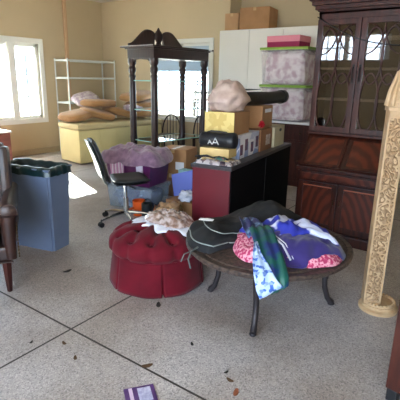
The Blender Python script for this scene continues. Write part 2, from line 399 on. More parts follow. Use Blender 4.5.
# lower drawer + doors
b = B(); b.lr((.012, -hw + .03, .585), (.034, hw - .03, .665), bev=.004); dr = obj('drawer', b, mahog, t_)
b = B(); b.lr((.008, -hw + .05, .597), (.02, hw - .05, .653), bev=.003); obj('drawer_panel', b, flame, dr)
for sgn in (-1, 1):
    y0, y1 = sorted((sgn * .006, sgn * (hw - .02)))
    b = B(); b.lr((.008, y0, .12), (.032, y0 + .05, .57), .004); b.lr((.008, y1 - .05, .12), (.032, y1, .57), .004); b.lr((.0095, y0 + .048, .12), (.032, y1 - .048, .17), .004); b.lr((.0095, y0 + .048, .52), (.032, y1 - .048, .57), .004)
    d = obj('door', b, mahog, t_)
    b = B(); b.prism([(y0 + .045, .165), (y1 - .045, .165), (y1 - .045, .5), (y1 - .06, .53), (y0 + .06, .53), (y0 + .045, .5)], .014, .03, ax=0); obj('door_panel', b, flame, d)
    b = B(); b.lr((.004, y0 + .05, .528), (.014, y1 - .05, .540), .002); obj('bead_trim', b, mat('waxed_bead', (150, 84, 60), .15, coat=1), d)
    yk = sgn * .03; b = B(); b.lathe([(0, .012), (.006, .01), (.011, .0), (.0, -.01)], (0, 0, 0), 10)
    b = B(); b.tube([(.008, yk, .37), (-.012, yk, .38), (-.012, yk, .42), (.008, yk, .43)], .004, 6); obj('handle', b, brass, d)
# hutch
HX = .20; hz0, hz1 = 1.015, 2.16
inner = mat('hutch_interior', (58, 38, 32), .7, (46, 30, 26), 4)
b = B(); b.lr((HX, -hw + .01, hz0), (.5, -hw + .035, hz1)); b.lr((HX, hw - .035, hz0), (.5, hw - .01, hz1)); b.lr((HX, -hw + .01, hz0), (.5, hw - .01, hz0 + .02)); b.lr((HX, -hw + .01, hz1 - .14), (.5, hw - .01, hz1))
obj('hutch_case', b, mahog_dk, t_)
obj('back_panel', B().lr((.48, -hw + .03, hz0), (.5, hw - .03, hz1 - .1)), inner, t_)
shm = mat('hutch_shelf_wood', (206, 186, 172), .4)
for z in (1.32, 1.60, 1.86):
    obj('shelf', B().lr((HX + .04, -hw + .036, z), (.48, hw - .036, z + .018)), shm, t_)
b = B()
for i, (o_, z0_, z1_) in enumerate(((.0, 2.075, 2.10), (.012, 2.10, 2.115), (.03, 2.115, 2.15), (.055, 2.15, 2.185), (.075, 2.185, 2.215))):
    b.lr((HX - o_, -hw - o_ + .005, z0_), (.5, hw + o_ - .005, z1_), bev=.004)
obj('cornice', b, mahog_dk, t_)
b = B(); b.lr((HX - .02, -hw, 1.0), (.5, hw, 1.025), bev=.006); obj('waist_moulding', b, mahog_dk, t_)
dz0, dz1 = 1.03, 2.03
for sgn in (-1, 1):
    y0, y1 = sorted((sgn * .003, sgn * (hw - .012)))
    w = .048
    b = B(); b.lr((HX - .024, y0, dz0), (HX, y0 + w, dz1), .004); b.lr((HX - .024, y1 - w, dz0), (HX, y1, dz1), .004); b.lr((HX - .0225, y0 + w - .002, dz0 + .001), (HX - .001, y1 - w + .002, dz0 + w), .003); b.lr((HX - .0225, y0 + w - .002, dz1 - w), (HX - .001, y1 - w + .002, dz1 - .001), .003)
    d = obj('glass_door', b, mahog_dk, t_)
    ga, gb, ha, hb = y0 + w, y1 - w, dz0 + w, dz1 - w
    obj('glass', B().lr((HX - .009, ga - .004, ha - .004), (HX - .006, gb + .004, hb + .004)), cab_glass, d)
    b = B(); W_ = gb - ga; Hh = (hb - ha); yc = (ga + gb) / 2
    # interlaced curves: upper and lower ranks of ovals in two columns
    for col in (-1, 1):
        cx = yc + col * W_ * .25
        for r0, r1 in ((.44, .96), (-.02, .54)):
            pts = []
            for i in range(33):
                a = 2 * pi * i / 32; pts.append((HX - .016, cx + W_ * .27 * sin(a), ha + Hh * ((r0 + r1) / 2 + (r1 - r0) / 2 * cos(a))))
            pts = [(p[0], min(max(p[1], ga - .002), gb + .002), min(max(p[2], ha - .002), hb + .002)) for p in pts[:-1]]
            b.tube(pts, .0075, 6, closed=True)
    for s2 in (-1, 1):   # crossing arches at head and middle
        for (zc, amp_) in ((.47, .0), (.0, .0)):
            if amp_ == 0: continue
            pts = [(HX - .016, yc + s2 * W_ * (-.5 + i / 10), ha + Hh * (zc + .085 * cos(2 * pi * i / 10))) for i in range(11)]
            b.tube(pts, .0052, 6)
        pts = [(HX - .017, yc + s2 * W_ * (.5 - .5 * sin(pi / 2 * i / 8)), ha + Hh * (.72 + .28 * (1 - cos(pi / 2 * i / 8)))) for i in range(9)]
        b.tube(pts, .0052, 6)
        pts = [(HX - .017, yc + s2 * W_ * (.0 + .5 * (1 - cos(pi / 2 * i / 8))), ha + Hh * (.80 + .2 * sin(pi / 2 * i / 8))) for i in range(9)]
        b.tube(pts, .0052, 6)
    obj('tracery', b, mahog_dk, d)
    yk = sgn * .03
    b = B(); b.tube([(HX - .026, yk, 1.50), (HX - .046, yk, 1.515), (HX - .05, yk, 1.56), (HX - .046, yk, 1.605), (HX - .026, yk, 1.62)], .0055, 8)
    b.box((HX - .027, yk, 1.50), (.006, .02, .045), bev=.002); b.box((HX - .027, yk, 1.62), (.006, .02, .045), bev=.002)
    obj('pull_handle', b, mat('dark_metal_pull', (34, 26, 24), .35, metal=.7), d)
b = B(); P0 = Vector((3.85 + HX - .03, 1.57, 2.055)); P1 = Vector((3.85 + HX - .06, .76, 1.79)); pts = []
for i in range(15):
    u = i / 14; p = P0.lerp(P1, u); p.z -= .07 * sin(pi * u) ** 1.0 ; pts.append(p)
pts.append(pts[-1] + Vector((.06, -.03, .01))); 
tag(obj('hanging_cable', b.tube([(3.85 + HX - .014, 1.57, 2.055)] + [tuple(p) for p in pts[1:]], .0045, 6), rubber, smooth=True), 'thin black cable sagging across the glass doors of the tall bookcase', 'cable')

# ------------------------------------------------------------------ carved post, right
gold = mat('carved_gilt_wood', (204, 174, 136), .5, (188, 154, 114), 14, bump=.1)
relief = mat('carved_relief', (198, 158, 104), .65, (80, 52, 30), 32, kind='vdist', bump=1, bscale=32, lo=.45, hi=.05, bdist=.02)
relief = mat('carved_relief', (84, 54, 30), .6, (212, 172, 116), 26, detail=1.5, bump=1, lo=.40, hi=.56, bdist=.012)
t_ = thing('carved_post', 'tall carved blond wood post with pointed top on a round plinth', 'carved post', (2.850, .520, 0), radians(180 + 23))
# local: +x faces the camera roughly after rotation
pw = .055
b = B(); b.lathe([(0, 0), (.125, 0), (.128, .02), (.112, .03), (.112, .048), (.1, .055), (0, .055)], (-.0, .02, 0), 36); obj('plinth', b, gold, t_, smooth=True)
b = B()
for i in range(26):
    a = 2 * pi * i / 26; b.ball((.098 * cos(a), .02 + .098 * sin(a), .062), (.011, .011, .012), 8, 6)
b.tube([(.098 * cos(2 * pi * i / 30), .02 + .098 * sin(2 * pi * i / 30), .055) for i in range(30)], .008, 6, closed=True)
obj('beaded_ring', b, gold, t_, smooth=True)
oy = -.032
b = B(); b.lr((-pw, oy - pw, .05), (pw - .012, oy + pw, 1.33)); obj('shaft', b, gold, t_)
b = B(); e = .012
for s_ in (-1, 1): b.lr((pw - .014, oy + s_ * pw - (e if s_ > 0 else 0), .05), (pw, oy + s_ * pw + (0 if s_ > 0 else e), 1.33), bev=.003)
b.lr((pw - .014, oy - pw, .05), (pw, oy + pw, .075), .003); b.lr((pw - .014, oy - pw, 1.29), (pw, oy + pw, 1.33), .003); obj('frame_moulding', b, gold, t_)
# carved face: real relief grid of scrolls
b = B(); ny, nz = 22, 200; vs = []; fs = []
for j in range(nz + 1):
    for i in range(ny + 1):
        y = oy - pw + e + (2 * pw - 2 * e) * i / ny; z = .075 + 1.215 * j / nz
        h = .5 + .5 * sin(7 * noise.noise(Vector((y * 38, z * 30, 3))) + 4 * sin(z * 75) * cos(y * 85 + 1.5 * sin(z * 38))); vs.append((pw - .014 + .017 * h - .004, y, z))
for j in range(nz):
    for i in range(ny): a = j * (ny + 1) + i; fs.append((a, a + 1, a + ny + 2, a + ny + 1))
b.add(vs, fs); obj('carved_panel', b, mat('carved_honey_wood', (178, 146, 110), .6, (142, 112, 80), 60), t_, smooth=True)
b = B(); b.lr((-pw - .008, oy - pw - .008, 1.33), (pw + .004, oy + pw + .008, 1.355), .004)
for k in range(8):
    r = (pw - .004) * (1 - k * .085); z = 1.355 + k * .024; b.lathe([(r * 1.2, 0), (r * 1.22, .012), (r * 1.06, .024)], (-.004, oy, z), 4 if k < 0 else 14)
b.lathe([(.034, 0), (.026, .015), (.013, .03), (.018, .04), (.012, .056), (.004, .075), (0, .078)], (-.004, oy, 1.547), 12)
for k in range(10):
    a = 2 * pi * k / 10; b.tube([(-.004 + .07 * cos(a), oy + .07 * sin(a), 1.36), (-.004 + .056 * cos(a), oy + .056 * sin(a), 1.45), (-.004 + .026 * cos(a), oy + .026 * sin(a), 1.56)], [.012, .011, .005], 6)
obj('finial', b, gold, t_, smooth=True)

# ------------------------------------------------------------------ dark chest at bottom right
t_ = thing('dark_cabinet', 'dark brown wooden cabinet corner at the bottom right edge', 'cabinet', (1.960, .256, 0), radians(-12))
b = B(); b.lr((0, -.55, .07), (.45, 0, 1.25), bev=.004); obj('body', b, mahog_dk, t_)
for (x, y) in ((.03, -.03), (.42, -.03), (.03, -.52), (.42, -.52)): obj('foot', B().box((x, y, .035), (.05, .05, .07), bev=.006), rubber, t_)
obj('top', B().lr((-.015, -.565, 1.25), (.465, .015, 1.275), .006), mahog_dk, t_)

# ------------------------------------------------------------------ black/red cabinet in the middle
CA = radians(7.4); cloc = (2.806, 1.688, 0)
t_ = thing('storage_cabinet', 'long black cabinet with dark red end panel, piled with boxes', 'cabinet', cloc, CA)
b = B(); b.lr((.012, 0, .05), (1.61, .35, .80)); obj('body', b, black_m, t_)
obj('end_panel', B().lr((0, .008, .05), (.014, .342, .80), .002), mat('burgundy_laminate', (96, 13, 28), .4, (89, 12, 25), 3), t_)
obj('worktop', B().lr((-.004, -.004, .80), (1.62, .36, .83), .003), mat('grey_worktop', (46, 42, 46), .35, (60, 56, 58), 60), t_)
obj('plinth', B().lr((.04, .03, 0), (1.57, .32, .05)), black_m, t_)
obj('seam', B().lr((.81, -.004, .07), (.815, 0, .79)), rubber, t_)
CM = Matrix.Translation(cloc) @ Matrix.Rotation(CA, 4, 'Z')
def onc(a, bb, z=.83): v = CM @ Vector((a, bb, z)); return tuple(v)
def carton_box(name, label, cat, loc, rot, d, m, open_=False, group=None, label_m=None, tape_=True):
    t = thing(name, label, cat, loc, rot, group); x, y, z = d
    if open_:
        b = B(); w = .006
        b.lr((-x / 2, -y / 2, 0), (x / 2, y / 2, w)); b.lr((-x / 2, -y / 2, 0), (-x / 2 + w, y / 2, z)); b.lr((x / 2 - w, -y / 2, 0), (x / 2, y / 2, z)); b.lr((-x / 2, -y / 2, 0), (x / 2, -y / 2 + w, z)); b.lr((-x / 2, y / 2 - w, 0), (x / 2, y / 2, z))
        obj('box_body', b, m, t)
        for k, (sx_, ax_) in enumerate(((-1, 0), (1, 0))):
            b = B(); b.box((sx_ * (x / 2 + y * .16), 0, z + .02), (y * .36, y - .01, .004), Matrix.Rotation(sx_ * -.15, 3, 'Y')); obj('flap', b, m, t)
    else:
        obj('box_body', B().lr((-x / 2, -y / 2, 0), (x / 2, y / 2, z), .004), m, t)
        if tape_:
            b = B(); b.lr((-x / 2 - .001, -.024, z - .05), (x / 2 + .001, .024, z + .0015)); obj('packing_tape', b, tape, t)
            obj('flap_seam', B().lr((-x / 2, -.0015, z), (x / 2, .0015, z + .002)), carton_dk, t)
    return t
# white and blue printed box
t = carton_box('printed_box', 'white and blue printed carton near the front corner of the black cabinet', 'box', onc(.60, .215), CA, (.47, .25, .205), mat('white_blue_print', (226, 226, 230), .6, (140, 154, 190), 7, kind='voronoi', lo=.55, hi=.7), tape_=False)
dpm = mat('dark_print', (120, 72, 84), .6, (64, 70, 104), 30)
for i, x in enumerate((-.19, -.08, .06, .18)): obj('printed_panel', B().lr((x - .028, -.128, .03 + .03 * (i % 2)), (x + .03, -.125, .12 + .04 * (i % 2))), dpm, t)
t = carton_box('shipping_box', 'open brown cardboard box with a small label, between printed carton and file box', 'box', onc(1.01, .20), CA, (.33, .25, .205), carton_dk, open_=False, tape_=False)
obj('shipping_label', B().lr((-.02, -.128, .05), (.1, -.1255, .15)), mat('worn_label', (196, 180, 168), .6, (150, 130, 120), 60), t)
t = carton_box('file_box', 'off-white file storage box with a hand hole at far end', 'box', onc(1.355, .20), CA, (.33, .29, .205), mat('cream_board', (190, 180, 150), .8, (180, 168, 138), 5), tape_=False)
b = B(); b.tube([(.02 + .035 * cos(a), -.146, .165 + .014 * sin(a)) for a in [2 * pi * i / 14 for i in range(14)]], .002, 5, closed=True); b.lr((-.012, -.1475, .153), (.052, -.1455, .177)); obj('hand_hole', b, rubber, t)
# stack behind the printed box: yellow box + plastic bag
t = carton_box('yellow_box', 'pale yellow carton with brown side, under the pink plastic bag', 'box', onc(.46, .25, 1.037), CA, (.34, .27, .19), carton, tape_=False)
obj('yellow_wrap', B().lr((-.176, -.137, .0), (-.1705, .137, .193)), mat('yellow_print', (222, 198, 124), .6, (206, 176, 100), 22, kind='voronoi'), t)
# brown box on top right with red bow
t = carton_box('brown_carton', 'tall brown carton standing on shipping box and file box, under the black roll', 'box', onc(1.10, .21, 1.037), CA, (.30, .2, .215), carton, tape_=False)
b = B(); b.lr((-.08, -.1015, .15), (.1, -.1, .185)); obj('printed_label', b, paper, t)
t = thing('red_bow', 'red ribbon gift bow in front of the brown carton', 'bow', onc(.92, .10, 1.04), CA)
b = B()
for k in range(22):
    a = random.uniform(0, 2 * pi); e_ = random.uniform(.2, 1.3); r = .055
    b.tube([(0, 0, .01), (r * .7 * cos(a) * cos(e_), r * .7 * sin(a) * cos(e_) * .6, .01 + r * 1.3 * sin(e_)), (r * cos(a) * cos(e_), r * .6 * sin(a) * cos(e_), .01 + r * sin(e_))], [.004, .013, .006], 6)
obj('ribbon_loops', b, mat('red_ribbon', (176, 10, 34), .4), t, smooth=True)
# pink plastic bag on yellow box
bagm = mat('pink_plastic', (208, 186, 174), .45, (184, 156, 146), 9, bump=.4, bscale=22, detail=5)
b = B(); b.ball((0, 0, .118), (.20, .165, .135), 40, 24, amp=.22, sc=2.4, seed=3, sq=.8)
for v in b.b.verts:
    z = v.co.z; k = max(0, (z - .1)) / .16; v.co.x *= 1 - .38 * k; v.co.y *= 1 - .32 * k; v.co.z = max(.0, z)
    v.co += .012 * noise.noise_vector(v.co * 24) * (1 if v.co.z > .02 else 0); v.co.z = max(.0, v.co.z)
tag(obj('plastic_bag', b, bagm, loc=onc(.46, .25, 1.23), rot=CA, smooth=2), 'stuffed pinkish plastic bag on top of the yellow carton', 'bag')
# long black roll across the top
rl = mat('black_vinyl', (22, 24, 24), .42, (40, 42, 40), 5, bump=.3, bscale=9)
t = thing('rolled_case', 'long dark padded roll lying over the cartons', 'roll', onc(1.13, .20, 1.255), CA + radians(-8))
b = B(); b.tube([(-.62, 0, .065), (-.6, 0, .065), (-.2, .01, .065), (.2, 0, .063), (.42, 0, .067), (.5, 0, .07), (.53, 0, .07)], [.03, .062, .064, .062, .064, .07, .05], 16)
obj('roll_body', b, rl, t, smooth=True)
b = B(); b.lathe([(.066, 0), (.073, .006), (.073, .03), (.066, .036)], (0, 0, 0), 18); 
for v in b.b.verts: v.co = Vector((v.co.z + .42, v.co.x, v.co.y + .067))
obj('end_band', b, rubber, t)
tag(obj('black_folder', B().box((0, 0, .004), (.42, .16, .006), bev=.002), rubber, loc=onc(.90, .26, 1.40), rot=CA + .1), 'flat black folder lying on top of the dark roll', 'folder')
# duffel bag on tan box on plastic packages (front left of cabinet top)
def pkgs(loc, rot, label, seed):
    b = B(); b.mound((0, 0), lambda t: .17 / max(abs(cos(t)), abs(sin(t)) * 1.35) ** .92, .03, lambda x, y: 0, 6, .012, 14, seed)
    return tag(obj('plastic_package', b, mat('clear_package_%d' % seed, (176, 166, 168), .15, (84, 70, 78), 26, kind='voronoi', lo=.4, hi=.7, coat=1), loc=loc, rot=rot, smooth=2), label, 'package')
pkgs(onc(.145, .18), CA + pi / 2, 'clear plastic package lying on the near corner of the black cabinet', 5)
t = carton_box('tan_box', 'low tan box under the black sports bag', 'box', onc(.25, .235, .865), CA, (.16, .27, .075), mat('tan_paper', (222, 192, 132), .7, (206, 174, 112), 8), tape_=False)
duf = mat('black_nylon', (18, 18, 22), .45, (34, 34, 38), 12, bump=.5, bscale=14, detail=4)
t = thing('duffel_bag', 'small black sports duffel bag with white mark, on the tan box', 'bag', onc(.235, .235, .943), CA + radians(90 + 2))
b = B(); n_ = 28; prof = [(-.155, .02), (-.15, .052), (-.13, .06), (-.06, .062), (.02, .06), (.1, .066), (.145, .068), (.165, .056), (.17, .02)]
b.tube([(-x_, 0, .062 + .0 * x_) for x_, r_ in prof], [r_ for _, r_ in prof], 24)
for v in b.b.verts:
    v.co += .008 * noise.noise_vector(v.co * 22); v.co.z = max(v.co.z, .0)
obj('bag_body', b, duf, t, smooth=2)
tri = mat('white_print', (226, 226, 226), .5)
b = B()
def stroke(b, pts, w=.006):
    b.tube(pts, w, 6)
fy = .062
def sv(x, z): # point on bag front
    zz = z - .062; return (x, sqrt(max(.0, .067 ** 2 - zz ** 2)), z)
for (cx_, sz) in ((.045, .024), (-.005, .038)):
    b.tube([sv(cx_ + sz * .75, .028), sv(cx_, .03 + sz * 1.35), sv(cx_ - sz * .75, .028)], .0048, 6); b.tube([sv(cx_ + sz * .35, .045), sv(cx_ - sz * .35, .045)], .004, 6)
obj('logo', b, tri, t)
b = B(); b.tube([(-.155, .0 + .06 * cos(a), .062 + .06 * sin(a)) for a in [2 * pi * i / 20 for i in range(20)]], .005, 6, closed=True); obj('piping', b, rubber, t)
b = B(); b.tube([(.09, .02, .12), (.05, .03, .135), (-.02, .02, .132), (-.09, .02, .128)], .007, 6); obj('strap', b, rubber, t)
# hangers / green clip thing
b = B(); b.tube([(.0, -.15, .02), (.02, -.06, .03), (.03, .0, .018), (.02, .05, .03), (.0, .15, .02)], [.006, .01, .006, .01, .006], 8)
tag(obj('clothes_hanger', b, rubber, loc=onc(.05, .2, .862), rot=CA, smooth=True), 'black plastic hanger lying on the clear package', 'hanger')
b = B(); b.ball((0, 0, .012), (.03, .045, .014), 14, 8, amp=.3, sc=3, sq=.7); tag(obj('pouch', b, mat('green_pouch', (40, 84, 76), .5, (150, 60, 66), 40, lo=.5, hi=.6), loc=onc(.04, .11, .875), rot=CA, smooth=True), 'small green and red pouch beside the black hanger', 'pouch')

# ------------------------------------------------------------------ round patio table
TC = Vector((2.405, 1.145, 0)); Rw = Vector((.58, -.814, 0)); Fw = Vector((.814, .58, 0)); TH = .48; TR = .535
TA = atan2(Rw.y, Rw.x)
bronze = mat('cast_bronze_top', (98, 82, 74), .5, (58, 50, 48), 40, metal=.35, bump=.5, bscale=60)
t_ = thing('patio_table', 'low round dark metal patio table with curved legs', 'table', tuple(TC), TA)
b = B(); b.lathe([(0, TH - .03), (TR - .05, TH - .03), (TR - .012, TH - .034), (TR, TH - .022), (TR + .003, TH - .008), (TR - .006, TH), (TR - .03, TH - .002), (TR - .035, TH - .008), (TR - .06, TH - .008), (TR - .065, TH - .003), (0, TH - .003)], (0, 0, 0), 64)
obj('tabletop', b, bronze, t_, smooth=True)
b = B(); b.tube([((TR - .14) * cos(2 * pi * i / 40), (TR - .14) * sin(2 * pi * i / 40), TH - .045) for i in range(40)], .012, 8, closed=True); obj('apron_ring', b, bronze, t_, smooth=True)
legm = mat('dark_cast_metal', (50, 44, 46), .45, metal=.4, bump=.2, bscale=30)
def tpt(w):
    d = Vector(w) - TC; return Vector((d.dot(Rw), d.dot(Fw), 0))
F1, F2, F3 = tpt((2.053, 1.032, 0)), tpt((2.692, .783, 0)), tpt((2.351, 1.535, 0)); F4 = F2 + F3 - F1
for P in (F1, F2, F3, F4):
    dd = P.normalized(); sd_ = dd.cross(Vector((0, 0, 1)))
    prof = [(TR - .15, TH - .03, .024), (TR - .10, TH - .06, .024), (TR - .085, TH - .12, .022), (TR - .10, TH - .20, .020), (TR - .12, TH - .28, .019), (TR - .115, TH - .34, .019), (TR - .09, .06, .019), (TR - .07, .035, .021), (TR - .055, .022, .021)]
    b = B(); b.tube([dd * (r_ - (TR - .07) + P.length) + Vector((0, 0, z_)) for r_, z_, _ in prof], [q for *_, q in prof], 10)
    q = dd * (P.length + .012); b.ball((q.x, q.y, .014), (.024, .022, .014), 12, 8)
    obj('leg', b, legm, t_, smooth=True)
def tb(x, y):   # table surface in the table's frame, falling away past the rim
    r = sqrt(x * x + y * y); return TH - (0 if r < TR + .01 else min(.3, (r - TR - .01) * 5))
def blobrad(pts):
    """outline by list of (u,w) -> centre and radius function (angular interpolation)"""
    cx_ = sum(p[0] for p in pts) / len(pts); cy_ = sum(p[1] for p in pts) / len(pts)
    pol = sorted((atan2(p[1] - cy_, p[0] - cx_) % (2 * pi), sqrt((p[0] - cx_) ** 2 + (p[1] - cy_) ** 2)) for p in pts)
    def rad(t):
        t %= 2 * pi; n = len(pol)
        for i in range(n):
            a0, r0 = pol[i]; a1, r1 = pol[(i + 1) % n]
            if i == n - 1: a1 += 2 * pi
            tt = t if t >= a0 or i < n - 1 else t + 2 * pi
            if a0 <= tt <= a1:
                k = (tt - a0) / (a1 - a0); k = k * k * (3 - 2 * k); return r0 + (r1 - r0) * k
        return pol[0][1]
    return (cx_, cy_), rad
# garment bag
ol = [(-.535, .05), (-.49, .24), (-.35, .35), (-.1, .43), (.12, .45), (.30, .40), (.38, .24), (.30, .1), (0, .0), (-.15, -.06), (-.28, -.15), (-.38, -.25), (-.48, -.18)]
c_, rd = blobrad(ol)
t = thing('garment_bag', 'black zip garment bag with white piping across the back of the patio table', 'garment bag', tuple(TC), TA)
gm = mat('black_garment_fabric', (13, 13, 16), .8, (22, 22, 26), 14, bump=.4, bscale=10)
def gtop(x, y, r):
    return (.10 + .05 * math.exp(-((x - .02) / .22) ** 2) * min(1, max(0, (y - .05) * 5))) * (1 - r ** 3) ** .6 * (1 + .3 * sin(x * 9 + y * 4)) + .02 * max(0, sin(x * 14 - y * 22)) * (1 - r)
b = B(); b.mound(c_, rd, .09, tb, 3, .03, 7, 4, 72, 16, top=gtop); obj('bag_body', b, gm, t, smooth=2)
def onmound(c, rd, top, frac, base=tb, n=60, a0=0, a1=2 * pi, dz=.006):
    out = []
    for i in range(n):
        a = a0 + (a1 - a0) * i / (n - 1); R = rd(a) * frac; x, y = c[0] + R * cos(a), c[1] + R * sin(a); out.append((x, y, base(x, y) + top(x, y, frac) + dz))
    return out
b = B(); b.tube(onmound(c_, rd, gtop, .95, n=80, a0=radians(150), a1=radians(345)), .0042, 6); b.tube(onmound(c_, rd, gtop, .72, n=60, a0=radians(168), a1=radians(300), dz=.016), .0036, 6)
b.tube(onmound(c_, rd, gtop, .97, n=60, a0=radians(20), a1=radians(150)), .0036, 6)
obj('piping', b, mat('pale_piping', (136, 144, 140), .6), t, smooth=True)
b = B(); b.ribbon([(-.45, .08, TH + .115), (-.4, .06, TH + .118), (-.36, .045, TH + .118)], [.03, .045, .03], side=(0, 1, 0), nx=4, amp=.001, th=.003); obj('window_patch', b, paper, t)
b = B(); b.tube([(-.44, -.14, TH + .02), (-.46, -.18, TH + .02), (-.5, -.24, TH + .012), (-.515, -.28, TH - .02), (-.5, -.3, TH - .07)], .005, 6); b.tube([(-.43, -.14, TH + .02), (-.47, -.21, TH + .02), (-.54, -.25, TH - .0), (-.56, -.25, TH - .05)], .004, 6); obj('tie_cord', b, mat('grey_cord', (90, 96, 94), .6), t, smooth=True)
# pink knit
ol = [(-.235, .05), (-.15, .12), (.1, .14), (.3, .08), (.40, -.1), (.42, -.25), (.36, -.36), (.2, -.42), (.08, -.38), (-.08, -.38), (-.19, -.34), (-.24, -.15)]
c_, rd = blobrad(ol)
pk = mat('pink_knit', (178, 46, 92), .85, (232, 160, 174), 60, detail=1, lo=.45, hi=.58, bump=.6, bscale=60)
def ptop(x, y, r): return .092 * (1 - r ** 3) ** .55
b = B(); b.mound(c_, rd, .1, tb, 3, .018, 16, 9, 72, 16, top=ptop)
tag(obj('pink_sweater', b, pk, loc=tuple(TC), rot=TA, smooth=2), 'speckled pink knit garment at the bottom of the clothes pile', 'garment')
tb2 = lambda x, y: tb(x, y) + (ptop(x, y, min(1, sqrt((x - c_[0]) ** 2 + (y - c_[1]) ** 2) / rd(atan2(y - c_[1], x - c_[0])))) if True else 0)
# purple garment
def tb2(x, y):
    r = min(1, sqrt((x - c_[0]) ** 2 + (y - c_[1]) ** 2) / max(.05, rd(atan2(y - c_[1], x - c_[0])))); return tb(x, y) + ptop(x, y, r)
ol = [(.02, .08), (.2, .1), (.36, .05), (.43, -.08), (.44, -.22), (.40, -.31), (.34, -.325), (.27, -.36), (.2, -.39), (.12, -.43), (.05, -.41), (.0, -.25), (-.06, -.1)]
c3, rd3 = blobrad(ol)
pu = mat('purple_cloth', (34, 18, 92), .8, (44, 26, 108), 6, sheen=.3)
def utop(x, y, r): return .022 * (1 - r ** 4)
b = B(); b.mound(c3, rd3, .03, tb2, 3, .035, 9, 2, 72, 16, top=utop, ridge=.018)
t = thing('purple_shirt', 'deep purple shirt with white striped edge draped over the pink knit', 'garment', tuple(TC), TA)
obj('shirt_body', b, pu, t, smooth=2)
b = B(); pts = []
for (x, y) in ((-.045, -.1), (-.03, -.18), (-.01, -.26), (.03, -.33), (.07, -.39)): pts.append((x, y, tb2(x, y) + .034))
b.tube(pts, .006, 6); pts2 = [(x + .018, y + .01, z + .003) for x, y, z in pts]; b.tube(pts2, .003, 6)
obj('striped_edge', b, mat('white_piping', (210, 210, 225), .6), t, smooth=True)
# blue white garment
def tb3(x, y):
    r = min(1, sqrt((x - c3[0]) ** 2 + (y - c3[1]) ** 2) / max(.05, rd3(atan2(y - c3[1], x - c3[0])))); return tb2(x, y) + utop(x, y, r) + .012 * (1 - r)
ol = [(-.16, .06), (-.08, .18), (.0, .21), (.15, .18), (.28, .1), (.36, -.02), (.41, -.15), (.38, -.24), (.3, -.24), (.2, -.19), (.08, -.24), (-.04, -.2), (-.14, -.14)]
c4, rd4 = blobrad(ol)
bl = mat('blue_white_print', (206, 212, 240), .6, (36, 48, 160), 6.5, detail=2, lo=.44, hi=.47)
def vtop(x, y, r): return .03 * (1 - r ** 4)
b = B(); b.mound(c4, lambda t: rd4(t) * (1 + .07 * sin(t * 9)), .03, tb3, 3, .045, 10, 6, 72, 16, top=vtop, ridge=.022)
tag(obj('printed_dress', b, bl, loc=tuple(TC), rot=TA, smooth=2), 'blue and white patterned garment on top of the clothes pile', 'garment')
# scarf hanging over the front rim
sc1 = mat('blue_green_print', (12, 84, 72), .5, (18, 34, 104), 8, detail=3, lo=.45, hi=.58)
sc1.node_tree.nodes
sc2 = mat('navy_print', (26, 34, 96), .5, (120, 160, 200), 16, detail=3, lo=.5, hi=.7)
sc3 = mat('white_blue_print_silk', (176, 198, 232), .5, (56, 96, 180), 60, kind='voronoi', lo=.5, hi=.7)
t = thing('silk_scarf', 'green and navy patterned silk scarf hanging off the front of the patio table', 'scarf', tuple(TC), TA)
b = B(); path = [(-.09, -.12, TH + .14), (-.085, -.16, TH + .145), (-.075, -.21, TH + .142), (-.07, -.28, TH + .132), (-.065, -.36, TH + .11), (-.05, -.43, TH + .075), (-.045, -.49, TH + .045), (-.042, -.545, TH + .02), (-.035, -.565, TH - .005), (-.03, -.57, TH - .03), (-.025, -.572, TH - .05), (-.02, -.574, TH - .06)]
b.ribbon(path, [.10, .13, .14, .14, .14, .14, .14, .14, .13, .12, .11, .10], side=(1, 0, 0), nx=16, amp=.006, fr=16); obj('scarf_cloth', b, sc1, t, smooth=2)
b = B(); path = [(-.13, -.36, TH + .135), (-.13, -.43, TH + .088), (-.12, -.49, TH + .058), (-.112, -.55, TH + .03), (-.102, -.576, TH - .0), (-.09, -.582, TH - .03), (-.075, -.584, TH - .055), (-.066, -.586, TH - .07)]
b.ribbon(path, [.02, .05, .08, .10, .11, .125, .135, .14], side=(1, 0, 0), nx=12, amp=.004, fr=10, seed=1); obj('white_corner', b, sc3, t, smooth=2)
b = B(); b.ribbon([(-.15, .08, TH + .13), (-.13, .0, TH + .145), (-.12, -.08, TH + .148), (-.125, -.17, TH + .135), (-.13, -.24, TH + .12)], [.08, .13, .14, .12, .07], side=(1, 0, 0), nx=10, amp=.012, fr=14, seed=2); obj('scarf_fold', b, sc2, t, smooth=2)

# ------------------------------------------------------------------ ottoman
OC = (2.30, 2.015, 0); OR = .340
velvet = mat('burgundy_velvet', (100, 7, 26), .85, (84, 4, 20), 5, sheen=.08, spec=.2)
velvet_dk = velvet
t_ = thing('tufted_ottoman', 'round burgundy velvet ottoman with button-tufted top and pleated skirt', 'ottoman', OC, .83)
buttons = [(0, 0)] + [(.42 * OR * cos(a), .42 * OR * sin(a)) for a in [2 * pi * i / 6 for i in range(6)]] + [(.84 * OR * cos(a), .84 * OR * sin(a)) for a in [2 * pi * (i + .5) / 12 for i in range(12)]]
creases = []
for i in range(6):
    a = 2 * pi * i / 6; creases.append(((0, 0), buttons[1 + i]))
    for k in (0, -1): creases.append((buttons[1 + i], buttons[7 + (2 * i + k) % 12]))
for i in range(12): pass
def segd(px, py, a, b_):
    dx, dy = b_[0] - a[0], b_[1] - a[1]; l = dx * dx + dy * dy; u = max(0, min(1, ((px - a[0]) * dx + (py - a[1]) * dy) / l)); return sqrt((px - a[0] - u * dx) ** 2 + (py - a[1] - u * dy) ** 2)
b = B(); n, m_ = 120, 34; vs = []; fs = []
